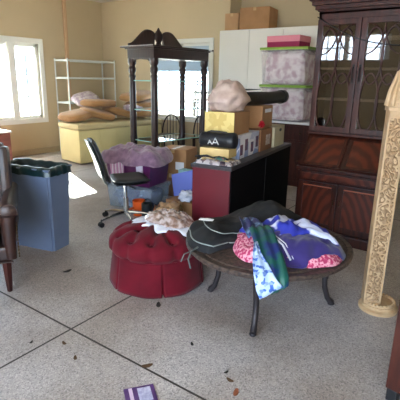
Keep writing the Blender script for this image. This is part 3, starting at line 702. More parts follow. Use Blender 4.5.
for i in range(m_ + 1):
    s_ = i / m_
    if s_ < .85: q_ = s_ / .85; r = (OR + .012) * sin(q_ * pi / 2) ** .92; z = .285 + .17 * max(0, cos(q_ * pi / 2)) ** .62
    else: a = (s_ - .85) / .15; r = OR + .012 - .02 * a; z = .285 - .028 * a
    for k in range(n):
        t = 2 * pi * k / n; x, y = r * cos(t), r * sin(t)
        d = min(sqrt((x - p[0]) ** 2 + (y - p[1]) ** 2) for p in buttons); cd = min(segd(x, y, *c) for c in creases)
        zz = z
        dep = .036 * math.exp(-(d / .034) ** 2) + .026 * math.exp(-(cd / .020) ** 2)
        if s_ >= .6:
            q = min(1, (s_ - .6) / .15); sc_ = abs(sin(t * 6 + pi / 2 * 0 + 0)) ; sca = .016 * (1 - math.exp(-(abs(((t / (2 * pi) * 12) % 1) - .5) / .13) ** 2)) - .008
            x *= 1 + q * sca / OR * 1.3; y *= 1 + q * sca / OR * 1.3
        vs.append((x * (1 - .0 * dep), y, zz - dep * (1 if s_ < .8 else max(0, 1 - (s_ - .8) * 6))))
for i in range(m_):
    for k in range(n): fs.append((i * n + k, i * n + (k + 1) % n, (i + 1) * n + (k + 1) % n, (i + 1) * n + k))
b.add(vs, fs); cu = obj('tufted_cushion', b, velvet, t_, smooth=2)
for p in buttons:
    b = B(); pr_ = sqrt(p[0] ** 2 + p[1] ** 2) / (OR + .012); b.ball((p[0], p[1], .285 + .17 * max(0, 1 - pr_ ** 2.17) ** .31 - .038), (.011, .011, .006), 10, 6); obj('button', b, velvet, cu, smooth=True)
b = B(); n = 240; vs = []; fs = []; m_ = 8
for i in range(m_ + 1):
    z = .265 - .257 * i / m_
    for k in range(n):
        t = 2 * pi * k / n; ph = (t / (2 * pi) * 6) % 1; pd = min(ph, 1 - ph)  # box pleats at 6 places
        r = OR * .985 + .03 * i / m_ - (.055 * math.exp(-(pd / .010) ** 2) * (i / m_) ** .7) + .004 * sin(t * 9 + 1) * i / m_
        vs.append((r * cos(t), r * sin(t), z + (.0 if i < m_ else 0)))
for i in range(m_):
    for k in range(n): fs.append((i * n + k, (i + 1) * n + k, (i + 1) * n + (k + 1) % n, i * n + (k + 1) % n))
fs.append(tuple(range(n))); fs.append(tuple(m_ * n + k for k in range(n)))
b.add(vs, fs); obj('skirt', b, velvet, t_, smooth=2)
b = B(); b.tube([((OR * .99) * cos(2 * pi * i / 60), (OR * .99) * sin(2 * pi * i / 60), .262) for i in range(60)], .006, 6, closed=True); obj('welt', b, velvet, t_, smooth=True)
# plastic bags on the ottoman
ot = lambda x, y: .285 + .152 * max(0, 1 - ((x * x + y * y) / (OR + .016) ** 2) ** 1.08) ** .31
OA = atan2(Rw.y, Rw.x)
wp = mat('white_plastic_film', (226, 228, 240), .35, (206, 208, 226), 9, bump=.5, bscale=18)
t = thing('clear_bag', 'clear and white plastic bag of brown wrapped goods on the burgundy ottoman', 'bag', OC, OA)
c5, rd5 = blobrad([(-.22, .06), (-.13, .19), (-.02, .31), (.1, .33), (.24, .28), (.32, .12), (.3, -.06), (.17, -.18), (.03, -.15), (-.1, -.04)])
b = B(); b.mound(c5, lambda t: rd5(t) * (1 + .09 * sin(t * 7 + 1) + .05 * sin(t * 17)), .014, ot, 4, .012, 16, 3, 90, 14, ridge=.014); obj('white_film', b, wp, t, smooth=2)
c6, rd6 = blobrad([(-.1, .08), (-.0, .27), (.1, .3), (.22, .25), (.29, .1), (.26, -.03), (.15, -.12), (.0, -.07)])
otb = lambda x, y: ot(x, y) + .02
b = B(); b.mound(c6, rd6, .045, otb, 2.6, .035, 15, 8, 60, 14, ridge=.014); obj('wrapped_goods', b, mat('wrapped_goods', (134, 104, 90), .2, (196, 180, 178), 20, detail=5, coat=1, lo=.42, hi=.6, bump=.8, bscale=24), t, smooth=2)

# ------------------------------------------------------------------ office chair
t_ = thing('office_chair', 'armless swivel chair with black seat, white shell back and chrome base', 'chair', (3.10, 3.15, 0), 0)
fd = (Rw * .93 + Fw * .36).normalized(); t_.rotation_euler = (0, 0, atan2(fd.y, fd.x)); t_.scale = (1.06, 1.06, 1.04)
b = B()
for k in range(5):
    a = 2 * pi * k / 5 + radians(186 - 54.5) - t_.rotation_euler.z + radians(0)
    a = 2 * pi * k / 5 + pi + .35
    leg = B(); leg.tube([(.02 * cos(a), .02 * sin(a), .105), (.15 * cos(a), .15 * sin(a), .095), (.275 * cos(a), .275 * sin(a), .07)], [.02, .016, .012], 8); lo_ = obj('base_leg', leg, chrome, t_, smooth=True)
    cs = B()
    for s_ in (-1, 1):
        cx_, cy_ = .285 * cos(a) - s_ * .012 * sin(a), .285 * sin(a) + s_ * .012 * cos(a)
        cs.tube([(cx_ - .008 * sin(a) , cy_ + .008 * cos(a), .026), (cx_ + .008 * sin(a), cy_ - .008 * cos(a), .026)], .026, 14)
    cs.tube([(.285 * cos(a), .285 * sin(a), .03), (.28 * cos(a), .28 * sin(a), .075)], .008, 8); obj('caster', cs, rubber, t_)
b = B(); b.tube([(0, 0, .08), (0, 0, .26)], .026, 14); obj('gas_cylinder', b, chrome, t_, smooth=True)
b = B(); b.tube([(0, 0, .26), (0, 0, .405)], .016, 12); obj('piston', b, chrome, t_, smooth=True)
b = B(); b.box((-.01, 0, .41), (.2, .14, .025), bev=.008); b.tube([(.0, -.05, .405), (.05, -.2, .4)], .006, 8); obj('seat_mechanism', b, rubber, t_)
blk = mat('black_leatherette', (20, 22, 24), .55, (28, 30, 32), 10, bump=.1, bscale=60)
shell = mat('white_shell', (208, 212, 208), .35)
def shellmesh(path, hw_, th, off, rnd=.7):
    """bent slab following path (x,z) with thickness; off = offset along normal"""
    b = B(); K = 12; n = len(path); top = []; bot = []
    for i, (x, z) in enumerate(path):
        x0, z0 = path[max(i - 1, 0)]; x1, z1 = path[min(i + 1, n - 1)]; d = Vector((x1 - x0, 0, z1 - z0)).normalized(); nn = Vector((-d.z, 0, d.x))
        e_ = min(i, n - 1 - i); w = hw_ * (1 if e_ > 2 else (.80, .92, .98)[e_])
        for k in range(K + 1):
            u = -1 + 2 * k / K; tt = th * (1 - .75 * abs(u) ** 6) * (1 if e_ > 0 else .6)
            cup = .018 * u * u
            p = Vector((x, u * w, z)) + nn * (off + cup); top.append(p + nn * tt / 2); bot.append(p - nn * tt / 2)
    O = len(top); fs = []
    for i in range(n - 1):
        for k in range(K): a = i * (K + 1) + k; fs += [(a, a + 1, a + K + 2, a + K + 1), (O + a, O + a + K + 1, O + a + K + 2, O + a + 1)]
        a = i * (K + 1); fs.append((a, a + K + 1, O + a + K + 1, O + a)); a += K; fs.append((a, O + a, O + a + K + 1, a + K + 1))
    for k in range(K): fs.append((k, O + k, O + k + 1, k + 1)); a = (n - 1) * (K + 1) + k; fs.append((a, a + 1, O + a + 1, O + a))
    b.add(top + bot, fs); return b
seatp = [(.21 - .042 * i, .455 - .010 * sin(pi * i / 9)) for i in range(9)]
seatp = [(.215, .44)] + seatp[1:]
backp = [(-.165, .465), (-.19, .49), (-.203, .53), (-.215, .58), (-.23, .64), (-.25, .70), (-.275, .77), (-.30, .83), (-.315, .86)]
obj('seat', shellmesh([(x, z) for x, z in seatp][::-1], .20, .05, 0.0), blk, t_, smooth=2)
obj('backrest', shellmesh(backp, .195, .045, -.004), blk, t_, smooth=2)
obj('back_shell', shellmesh(backp, .195, .012, .030), shell, t_, smooth=2)
obj('seat_shell', shellmesh(seatp[::-1], .19, .01, -.034), blk, t_, smooth=2)

# ------------------------------------------------------------------ bins behind the chair
clearp = clear('clear_plastic', (230, 236, 242), .15, .18)
t = thing('clear_bin', 'clear lidded storage bin full of odds and ends, under the purple bin', 'storage bin', (3.64, 3.475, 0), radians(10))
def bin_body(x, y, z, w=.004, tp=.92):
    b = B()
    lo = [(-x / 2 * tp, -y / 2 * tp), (x / 2 * tp, -y / 2 * tp), (x / 2 * tp, y / 2 * tp), (-x / 2 * tp, y / 2 * tp)]; hi = [(-x / 2, -y / 2), (x / 2, -y / 2), (x / 2, y / 2), (-x / 2, y / 2)]
    vs = [(a, c, 0) for a, c in lo] + [(a, c, z) for a, c in hi] + [(a * .97, c * .97, z) for a, c in hi] + [(a * .97, c * .97, w) for a, c in lo]
    fs = [(3, 2, 1, 0)] + [(i, (i + 1) % 4, 4 + (i + 1) % 4, 4 + i) for i in range(4)] + [(4 + i, 4 + (i + 1) % 4, 8 + (i + 1) % 4, 8 + i) for i in range(4)] + [(8 + i, 8 + (i + 1) % 4, 12 + (i + 1) % 4, 12 + i) for i in range(4)] + [(12, 13, 14, 15)]
    b.add(vs, fs); b.lr((-x / 2 - .01, -y / 2 - .01, z - .02), (-x / 2, y / 2 + .01, z)); b.lr((x / 2, -y / 2 - .01, z - .02), (x / 2 + .01, y / 2 + .01, z)); b.lr((-x / 2, -y / 2 - .01, z - .02), (x / 2, -y / 2, z)); b.lr((-x / 2, y / 2, z - .02), (x / 2, y / 2 + .01, z)); return b
obj('bin_body', bin_body(.42, .62, .27), clearp, t)
obj('contents', B().ball((0, 0, .12), (.17, .26, .11), 20, 12, amp=.5, sc=3, sq=.5), mat('mixed_goods', (176, 190, 214), .7, (96, 110, 160), 9, kind='voronoi', lo=.4, hi=.6), t, smooth=2)
obj('lid', B().box((0, 0, .282), (.45, .65, .018), bev=.006), clearp, t)
purp = mat('purple_plastic', (92, 18, 84), .4, (84, 16, 76), 3)
t = thing('purple_bin', 'purple plastic bin stacked on the clear bin, behind the swivel chair', 'storage bin', (3.64, 3.475, .292), radians(10))
obj('bin_body', bin_body(.44, .62, .34, tp=.88), purp, t)
obj('handle_label', B().box((-.217, -.16, .20), (.012, .085, .12), Matrix.Rotation(-.09, 3, 'Y')), mat('label_white', (214, 206, 222), .5), t)
b = B(); b.ribbon([(-.21, .14, .35), (-.228, .14, .30), (-.222, .14, .22), (-.214, .14, .14), (-.208, .14, .06)], [.2, .2, .19, .18, .17], side=(0, 1, 0), nx=10, amp=.003)
tag(obj('striped_towel', b, stripes('pink_stripes', [(206, 158, 190), (232, 224, 232), (198, 140, 180)], 1, 22), loc=(3.635, 3.475, .292), rot=radians(10), smooth=2), 'pink and white striped towel hanging down the front of the purple bin', 'towel')
c7, rd7 = blobrad([(-.30, .3), (-.26, .4), (0, .38), (.22, .36), (.26, 0), (.24, -.34), (0, -.4), (-.24, -.42), (-.31, -.2), (-.29, .05)])
def bb(x, y): return .345 - (min(.09, max(0, abs(y) - .32) * 1.2 + max(0, abs(x) - .232) * 1.2))
b = B(); b.mound(c7, rd7, .07, bb, 2.5, .05, 9, 5, 64, 14, ridge=.012)
tag(obj('mauve_blanket', b, mat('mauve_fleece', (150, 118, 140), .95, (118, 88, 112), 16, sheen=.5, bump=.5, bscale=30), loc=(3.64, 3.475, .292), rot=radians(10), smooth=2), 'mauve fleece blanket piled on top of the purple bin', 'blanket')
# clutter between bins and cabinet
t = thing('orange_tub', 'orange plastic tub on the floor under the swivel chair', 'tub', (3.36, 3.21, 0))
obj('tub_body', B().lathe([(0, 0), (.064, 0), (.066, .01), (.072, .165), (.068, .165), (.058, .012), (0, .012)], (0, 0, 0), 24), mat('orange_plastic', (240, 96, 22), .4), t, smooth=True)
obj('rim', B().tube([(.071 * cos(2 * pi * i / 24), .071 * sin(2 * pi * i / 24), .165) for i in range(24)], .004, 6, closed=True), mat('orange_rim', (225, 84, 20), .4), t, smooth=True)
t = thing('black_canister', 'black round canister with bag liner beside the orange tub', 'canister', (3.32, 3.055, 0))
obj('canister_body', B().lathe([(0, 0), (.055, 0), (.058, .006), (.058, .17), (.05, .175), (.05, .01), (0, .01)], (0, 0, 0), 24), mat('black_tin', (20, 26, 30), .35), t, smooth=True)
obj('handle', B().tube([(.06 * cos(a), .0, .17 + .05 * sin(a)) for a in [pi * i / 12 for i in range(13)]], .004, 6), brass, t, smooth=True)
def crumple(name, label, cat, loc, d, m, seed, rot=0, amp=.5):
    b = B(); b.ball((0, 0, d[2] * .9), d, 30, 18, amp=amp, sc=2.8, seed=seed, sq=.8)
    for v in b.b.verts:
        v.co += .25 * d[2] * noise.noise_vector(v.co * 18 + Vector((seed, 0, 0))); v.co.z = max(0, v.co.z)
    return tag(obj(name, b, m, loc=loc, rot=rot, smooth=2), label, cat)
tanbag = mat('tan_plastic_film', (190, 152, 116), .35, (150, 108, 76), 8, bump=.5, bscale=18)
crumple('shopping_bag', 'crumpled tan plastic bag beside the black canister', 'bag', (3.40, 2.80, 0), (.12, .13, .10), tanbag, 3)
crumple('shopping_bag', 'crumpled white plastic bag on the brown carton pile by the dark red end panel', 'bag', (3.70, 2.78, .165), (.09, .09, .06), wp, 8)
crumple('shopping_bag', 'small rust and green bag behind the black canister', 'bag', (3.47, 2.99, 0), (.07, .07, .07), mat('rust_cloth', (150, 84, 50), .7, (70, 84, 70), 12), 12)
carton_box('moving_box', 'tan cardboard box on the floor close to the dark red end panel', 'box', (3.76, 2.85, 0), radians(8), (.26, .38, .16), carton)
t = thing('blue_folder', 'periwinkle blue folder propped on a tan box beside the cabinet', 'folder', (3.80, 2.93, .165), radians(4))
b = B(); b.box((.02, 0, .155), (.014, .30, .26), Matrix.Rotation(.22, 3, 'Y') @ Matrix.Rotation(-.3, 3, 'X'), bev=.003); obj('cover', b, mat('periwinkle_card', (112, 124, 200), .5), t)
b = B(); b.box((.035, .01, .15), (.006, .25, .23), Matrix.Rotation(.22, 3, 'Y') @ Matrix.Rotation(-.22, 3, 'X')); obj('inner_sheet', b, paper, t)
carton_box('moving_box', 'brown cardboard box under the tan box, behind the purple bin', 'box', (4.38, 3.46, 0), radians(8), (.38, .44, .30), carton_dk)
t = carton_box('moving_box', 'tan cardboard box with white label, topmost behind the purple bin', 'box', (4.37, 3.44, .303), radians(12), (.34, .38, .32), carton)
obj('shipping_label', B().lr((-.172, -.16, .06), (-.1705, -.04, .16)), paper, t)
carton_box('moving_box', 'closed tan cardboard box directly behind the blue folder', 'box', (4.14, 2.74, 0), radians(7.4), (.34, .36, .40), carton)
carton_box('teal_box', 'small pale teal box behind the blue folder, in front of cardboard boxes', 'box', (4.08, 3.08, 0), radians(8), (.12, .18, .42), mat('pale_teal', (150, 196, 204), .5), tape_=False)

# ------------------------------------------------------------------ etagere
EA = radians(-6); EN = Vector((4.98, 4.39, 0)); EL, EW = 1.13, .5
t_ = thing('display_stand', 'dark wooden display stand with turned posts, glass shelves and broken pediment', 'display stand', tuple(EN), EA)
posts = [(0, 0), (EL, 0), (0, EW), (EL, EW)]
prof = [(0, 0), (.05, 0), (.052, .02), (.048, .04), (.06, .07), (.055, .1), (.054, .5), (.058, .56), (.054, .6), (.052, .66), (.052, .9), (.050, 1.3), (.046, 1.48), (.054, 1.5), (.054, 1.52), (.042, 1.54), (.058, 1.58), (.058, 1.63), (.044, 1.66), (.066, 1.70), (.066, 1.77), (0, 1.77)]
for x, y in posts: obj('post', B().lathe(prof, (x, y, 0), 18), darkwood, t_, smooth=True)
b = B(); b.lr((-.05, -.05, 1.77), (EL + .05, EW + .05, 1.905), .004); obj('frieze', b, darkwood, t_)
b = B(); b.lr((-.07, -.07, 1.905), (EL + .07, EW + .09, 1.925), .006); b.lr((-.11, -.11, 1.925), (EL + .11, EW + .15, 1.95), .008); obj('cornice', b, darkwood, t_)
obj('cornice_edge', B().lr((-.114, -.1, 1.94), (-.11, EW + .15, 1.952)), mat('pale_lip', (176, 172, 176), .3), t_)
# pediment on far long side (front of stand)
py_ = EW + .02; out = []
def swan(u): # u 0..1 from end to centre; height
    k = min(1, u / .72); return .02 + .23 * k * k * (3 - 2 * k) - .04 * max(0, (u - .8) / .2) ** 2
for s_ in (0, 1):
    pts = []
    for i in range(15):
        u = i / 14; x = u * (EL / 2 - .03); pts.append((x, swan(u)))
    ol_ = [(-.06, 0)] + [(-.06 + p[0], p[1]) for p in pts] + [(EL / 2 - .10, 0)]
    if s_: ol_ = [(EL - a, z) for a, z in ol_]
    b = B(); b.prism([(a, z + 1.95) for a, z in ol_], py_ - .03, py_, ax=1); b.tube([(a, py_ - .015, z + 1.955) for a, z in ol_[1:-1]], .018, 8); obj('pediment', b, darkwood, t_)
b = B(); b.lathe([(0, 0), (.06, 0), (.065, .05), (.045, .09), (.085, .15), (.09, .20), (.06, .25), (.035, .275), (.015, .31), (0, .32)], (EL / 2, py_ - .02, 1.95), 16, sy=.5); obj('finial', b, darkwood, t_, smooth=True)
b = B(); b.prism([(.04, 1.772), (.46, 1.772), (.46, 1.71), (.38, 1.75), (.25, 1.765), (.12, 1.75), (.04, 1.71)], -.03, -.01, ax=0); obj('scalloped_apron', b, darkwood, t_)
edge_m = translucent('pale_glass_edge', (186, 232, 224), .4)
for z in (.52, 1.0, 1.44):
    gs = obj('glass_shelf', B().lr((-.01, -.01, z), (EL + .01, EW + .01, z + .010)), glass_shelf, t_)
    b = B(); b.tube([(-.012, -.012, z + .005), (EL + .012, -.012, z + .005), (EL + .012, EW + .012, z + .005), (-.012, EW + .012, z + .005)], .008, 4, closed=True); obj('polished_edge', b, edge_m, gs)
obj('bottom_shelf', B().lr((-.03, -.03, .08), (EL + .03, EW + .03, .12), .005), darkwood, t_)
obj('tag', B().lr((EL - .02, -.113, 1.927), (EL + .06, -.1095, 1.949)), paper, t_)
# dark wooden chairs near the back window
def bent_chair(loc, rot, label, src=None):
    t = thing('wooden_chair', label, 'chair', loc, rot, 'dark wooden chairs by the back window')
    obj('seat', B().lathe([(0, .43), (.2, .43), (.21, .445), (.2, .46), (0, .46)], (0, 0, 0), 24), darkwood, t, smooth=True)
    obj('back_hoop', B().tube([(-.17, .19 * cos(a), .46 + .36 * sin(a) + .0) for a in [pi * i / 16 for i in range(17)]], .014, 8), darkwood, t, smooth=True)
    b = B()
    for k in (-.09, -.03, .03, .09): b.tube([(-.17, k, .46), (-.17, k, .46 + .36 * sqrt(1 - (k / .19) ** 2))], .007, 6)
    obj('spindles', b, darkwood, t, smooth=True)
    for x in (-.14, .14):
        for y in (-.13, .13): obj('leg', B().tube([(x, y, .43), (x * 1.25, y * 1.25, 0)], [.017, .012], 8), darkwood, t, smooth=True)
    return t
c0 = bent_chair((6.3, 5.2, 0), radians(200), 'dark hoop-back wooden chair by the back window, seen left of a display stand post')
dup(c0, (6.46, 4.72, 0), radians(170), 'second dark hoop-back chair by the back window, further right')

# ------------------------------------------------------------------ trash bin
BA = radians(13)
t_ = thing('trash_bin', 'tall blue-grey plastic trash bin', 'trash bin', (2.108, 3.053, 0), BA)
greyp = mat('blue_grey_plastic', (108, 122, 150), .5, (102, 116, 144), 4)
def taper(x0, y0, x1, y1, zh, w):
    b = B(); xx, yy = .22, .50
    def ring(k, ins): g = .035 * k; return [(-g + ins, -g + ins), (xx + g - ins, -g + ins), (xx + g - ins, yy + g - ins), (-g + ins, yy + g - ins)]
    vs = [(a, c, .0) for a, c in ring(0, 0)] + [(a, c, zh) for a, c in ring(1, 0)] + [(a, c, zh) for a, c in ring(1, w)] + [(a, c, .01) for a, c in ring(0, w)]
    fs = [(3, 2, 1, 0)] + [(i, (i + 1) % 4, 4 + (i + 1) % 4, 4 + i) for i in range(4)] + [(4 + i, 4 + (i + 1) % 4, 8 + (i + 1) % 4, 8 + i) for i in range(4)] + [(8 + i, 8 + (i + 1) % 4, 12 + (i + 1) % 4, 12 + i) for i in range(4)] + [(12, 13, 14, 15)]
    b.add(vs, fs); return b
b = taper(0, 0, 0, 0, .74, .008); bmesh.ops.bevel(b.b, geom=[e for e in b.b.edges if abs(e.verts[0].co.z - e.verts[1].co.z) > .3], offset=.018, segments=3, affect='EDGES'); obj('bin_body', b, greyp, t_, smooth=True)
b = B(); b.tube([(-.037, -.037, .735), (.257, -.037, .735), (.257, .537, .735), (-.037, .537, .735)], .011, 8, closed=True); obj('rim', b, greyp, t_)
for z in (.12, .2): obj('rib', B().box((.11, -.0 - .035 * z / .74, z), (.14, .006, .01)), greyp, t_)
# liner: ruffled bag folded over the rim
n = 96; rings = [(-.11, .66, .02), (-.02, .655, .018), (.03, .70, .01), (.036, .75, .012), (.022, .79, .014), (-.015, .772, .012), (-.05, .70, .014), (-.09, .6, .012), (-.1, .52, .0)]
rings = [(.054, .685, .008), (.05, .71, .005), (.05, .735, .005), (.036, .756, .005), (.008, .756, .006), (-.008, .72, .006), (-.03, .62, .01), (-.05, .50, .008)]
vs = []; fs = []
for j, (g, z, am) in enumerate(rings):
    for k in range(n):
        t = 2 * pi * k / n; ct, st = cos(t), sin(t); q = 1 / max(abs(ct), abs(st)); q = min(q, 1.3)
        x = .11 + (.11 + g) * ct * q; y = .25 + (.25 + g) * st * q
        w = am * (noise.noise(Vector((x * 18, y * 18, z * 9))) + .5 * sin(k * .9)); vs.append((x + w * ct, y + w * st, z + w * 1.2))
for j in range(len(rings) - 1):
    for k in range(n): fs.append((j * n + k, j * n + (k + 1) % n, (j + 1) * n + (k + 1) % n, (j + 1) * n + k))
fs.append(tuple((len(rings) - 1) * n + k for k in range(n)))
b = B(); b.add(vs, fs); tag(obj('trash_bag', b, mat('dark_green_film', (10, 34, 38), .36, (16, 48, 52), 12, bump=.4, bscale=26, coat=.15), loc=(2.108, 3.053, 0), rot=BA, smooth=2), 'dark green plastic liner folded over the rim of the trash bin', 'trash bag')

# ------------------------------------------------------------------ leather armchair (left edge)
leather = mat('brown_leather', (34, 16, 12), .42, (52, 27, 19), 7, coat=.05, bump=.15, bscale=50)
t_ = thing('leather_armchair', 'dark brown leather wing armchair with nailheads, cut by the left edge', 'armchair', (1.395, 3.115, 0), radians(-34))
b = B(); b.lr((-.34, -.36, .25), (.34, .34, .36), .02); obj('seat_frame', b, leather, t_)
b = B(); b.box((0, -.04, .42), (.5, .6, .13), bev=.04); obj('seat_cushion', b, leather, t_, smooth=True)
b = B(); b.box((0, .30, .65), (.64, .13, .68), Matrix.Rotation(-.12, 3, 'X'), .045); bk = obj('backrest', b, leather, t_, smooth=True)
for r_ in range(3):
    for c in range(3): obj('tuft_button', B().ball((-.2 + .2 * c, .228 - .02 + .022 * (r_ - 1) * -1 + .06 * (r_ - 1) * .35, .62 + .16 * r_), (.014, .01, .014), 8, 6), leather, bk, smooth=True)
for s_ in (-1, 1):
    b = B(); b.box((s_ * .33, -.0, .46), (.09, .64, .26), bev=.03); b.tube([(s_ * .345, -.35, .6), (s_ * .345, .0, .615), (s_ * .345, .3, .62)], [.062, .058, .05], 14); b.tube([(s_ * .345, -.352, .6), (s_ * .345, -.362, .6)], [.055, .04], 14)
    b.tube([(s_ * .34, -.34, .27), (s_ * .34, -.35, .4), (s_ * .345, -.345, .58)], [.035, .04, .055], 12); a_ = obj('arm', b, leather, t_, smooth=True)
    b = B()
    b.tube([(s_ * .39, -.358, .28 + .0125 * k) for k in range(23)], [.006 if k % 2 == 0 else .003 for k in range(23)], 6)
    obj('nailheads', b, brass, a_, smooth=True)
    b = B(); b.box((s_ * .32, .20, .78), (.07, .24, .38), Matrix.Rotation(-.12, 3, 'X'), .03); obj('wing', b, leather, t_, smooth=True)
legw = mat('red_brown_leg', (70, 26, 20), .35, (50, 18, 14), 8, coat=.3)
for x, y in ((-.3, -.3), (.3, -.3), (-.28, .3), (.28, .3)):
    obj('leg', B().tube([(x, y, .26), (x, y, .12), (x, y, 0)], [.032, .025, .017], 4), legw, t_)
obj('welt', B().tube([(-.35, -.37, .255), (.35, -.37, .255)], .008, 6), leather, t_)
# side chest behind it
t_ = thing('side_chest', 'small red-brown wooden chest with pale top, against the left wall', 'chest', (3.14, 6.3, 0))
rb = mat('red_brown_wood', (130, 74, 62), .45, (110, 58, 48), 4, stretch=(1, 1, 5))
obj('body', B().lr((-.45, -.25, .05), (.45, .25, .66), .004), rb, t_); obj('top', B().lr((-.47, -.27, .66), (.47, .27, .685), .005), mat('pale_top', (206, 200, 196), .35), t_)
for z in (.12, .3, .48):
    d = obj('drawer', B().lr((-.42, -.262, z), (.42, -.25, z + .15), .003), rb, t_); obj('knob', B().ball((0, -.272, z + .075), (.015, .012, .015), 8, 6), brass, d)
    d2 = B()
for (x, y) in ((-.4, -.2), (.4, -.2), (-.4, .2), (.4, .2)): obj('foot', B().box((x, y, .025), (.05, .05, .05)), rb, t_)

# ------------------------------------------------------------------ wire shelving, left wall corner
t_ = thing('wire_shelving', 'white wire shelving rack in the corner behind the sofa', 'shelving', (5.46, 7.0, 0))
SWd, SD = 1.21, .38
for x in (0, SWd):
    for y in (0, SD): obj('post', B().tube([(x, y, 0), (x, y, 1.82)], .014, 10), wire_m, t_, smooth=True)
for z in (1.80, 1.47, 1.0, .5):
    b = B()
    b.lr((0, -.008, z - .035), (SWd, .004, z)); b.lr((0, SD - .004, z - .035), (SWd, SD + .008, z)); b.lr((-.006, 0, z - .035), (.006, SD, z)); b.lr((SWd - .006, 0, z - .035), (SWd + .006, SD, z))
    for k in range(28): b.tube([(SWd * (k + .5) / 28, 0, z - .003), (SWd * (k + .5) / 28, SD, z - .003)], .004, 4)
    for y in (.1, .2, .3): b.tube([(0, y, z - .008), (SWd, y, z - .008)], .004, 4)
    obj('wire_shelf', b, wire_m, t_)

# ------------------------------------------------------------------ sofa with piled cushions
sofa_m = mat('pale_yellow_cotton', (216, 200, 142), .85, (206, 190, 132), 2, sheen=.2)
t_ = thing('sofa', 'pale yellow slipcovered sofa near the back, heaped with tan cushions', 'sofa', (4.72, 5.90, 0), radians(-8))
SL = 1.90
obj('base', B().lr((.02, .0, .02), (SL, .66, .60), .03), sofa_m, t_, smooth=True)
obj('seat_pad', B().lr((.0, -.015, .60), (SL + .01, .67, .705), .05), mat('pale_yellow_top', (200, 180, 132), .85), t_, smooth=True)
b = B()
for k in (.0, .35, .7, 1.04): b.tube([(.45 + k, -.003, .03), (.45 + k, -.003, .6)], .004, 5)
obj('skirt_seam', b, sofa_m, t_)
cm = mat('tan_cushion_fabric', (176, 130, 80), .85, (164, 118, 70), 6, sheen=.2)
fl = mat('floral_fabric', (206, 194, 196), .85, (168, 148, 160), 20, kind='voronoi')
cp = thing('cushion', 'tan cushion hanging over the left end of the sofa', 'cushion', (0, 0, 0), 0, 'tan cushions piled on the sofa')
b = B(); b.ball((0, 0, 0), (.30, .27, .075), 28, 14, sq=.55, amp=.10, sc=2, seed=2); obj('cushion_body', b, cm, cp, smooth=2)
b = B(); b.tube([(math.copysign(abs(cos(a)) ** .55, cos(a)) * .30, math.copysign(abs(sin(a)) ** .55, sin(a)) * .27, 0) for a in [2 * pi * i / 40 for i in range(40)]], .006, 6, closed=True); obj('piping', b, cm, cp, smooth=True)
def E3(x, y, z): return (radians(x), radians(y), radians(z))
cl = [((5.06, 6.3, .82), E3(0, -9, 8), None), ((5.44, 6.2, .835), E3(6, 12, -20), 'tan cushion lying flat at the front, second from the left end of the sofa'),
      ((5.58, 6.32, 1.01), E3(0, 2, 12), 'long tan cushion on top of the left pile'), ((5.95, 6.14, .84), E3(4, 13, -12), 'tan cushion sloping down at the middle of the sofa'),
      ((6.32, 5.93, .82), E3(0, 0, 0), 'tan cushion at the bottom of the right pile'), ((6.36, 5.95, .975), E3(0, -4, -6), 'tan cushion in the middle of the right pile'), ((6.26, 5.98, 1.14), E3(0, -9, 8), 'tan cushion topmost of the right pile')]
for i, (l, r_, lab) in enumerate(cl):
    if i == 0: cp.location = l; cp.rotation_euler = r_
    else: dup(cp, l, r_, lab)
b = B(); b.ball((0, 0, 0), (.26, .2, .08), 24, 12, sq=.6, amp=.15, sc=2, seed=5)
tag(obj('floral_pillow', b, fl, loc=(5.52, 6.6, 1.08), rot=E3(20, -10, 0), smooth=2), 'pale floral pillow behind the topmost left cushion', 'pillow')
b = B(); b.ball((0, 0, 0), (.16, .16, .06), 20, 10, sq=.7, amp=.25, sc=2, seed=7)
tag(obj('floral_pillow', b, fl, loc=(6.02, 5.86, .93), rot=E3(0, 5, 0), smooth=2), 'small grey floral pillow squeezed between the two cushion piles', 'pillow')

# ------------------------------------------------------------------ white cabinet, bins, dark dresser at the back
t_ = thing('white_wardrobe', 'tall plain white double-door cabinet with boxes on top', 'cabinet', (6.42, 3.28, 0))
b = B(); b.lr((0, -.85, .05), (.6, .9, 2.27), .003); obj('body', b, ywhite_m, t_)
for y0, y1 in ((.33, .895), (-.26, .325), (-.845, -.265)): 
    d = obj('door', B().lr((-.02, y0 + .003, .07), (0, y1 - .003, 2.26), .002), ywhite_m, t_); obj('handle', B().tube([(-.02, y0 + .04, .95), (-.04, y0 + .04, .96), (-.04, y0 + .04, 1.04), (-.02, y0 + .04, 1.05)], .005, 6), chrome, d)
obj('plinth', B().lr((.03, -.83, 0), (.58, .88, .05)), ywhite_m, t_)
carton_box('storage_carton', 'tan cardboard box on the white cabinet, right of the pair', 'box', (6.68, 3.60, 2.272), radians(8), (.42, .50, .33), carton)
carton_box('storage_carton', 'lower tan cardboard box on the white cabinet, left of the pair', 'box', (6.62, 4.01, 2.272), radians(0), (.24, .26, .27), mat('light_cardboard', (186, 146, 106), .85, (176, 136, 96), 5))
t_ = thing('dark_dresser', 'dark brown dresser with white top under the stacked clear bins', 'dresser', (5.72, 2.62, 0))
b = B(); b.lr((0, -1.0, .08), (.5, .42, .90), .004); obj('body', b, mahog_dk, t_)
obj('white_top', B().lr((-.02, -1.02, .90), (.52, .44, .925), .004), paper, t_)
b = B(); b.lr((.02, -.98, 0), (.48, .40, .08)); obj('plinth', b, mahog_dk, t_)
for y0 in (-.96, -.5, -.04):
    for z0, z1 in ((.68, .87), (.13, .65)):
        d = obj('drawer' if z0 > .5 else 'door', B().lr((-.014, y0, z0), (0, y0 + .43, z1), .005), mahog_dk, t_); obj('knob', B().ball((-.024, y0 + .21, (z0 + z1) / 2 + .0), (.012, .013, .013), 8, 6), brass, d, smooth=True)
greenl = mat('lime_green_plastic', (136, 172, 66), .4)
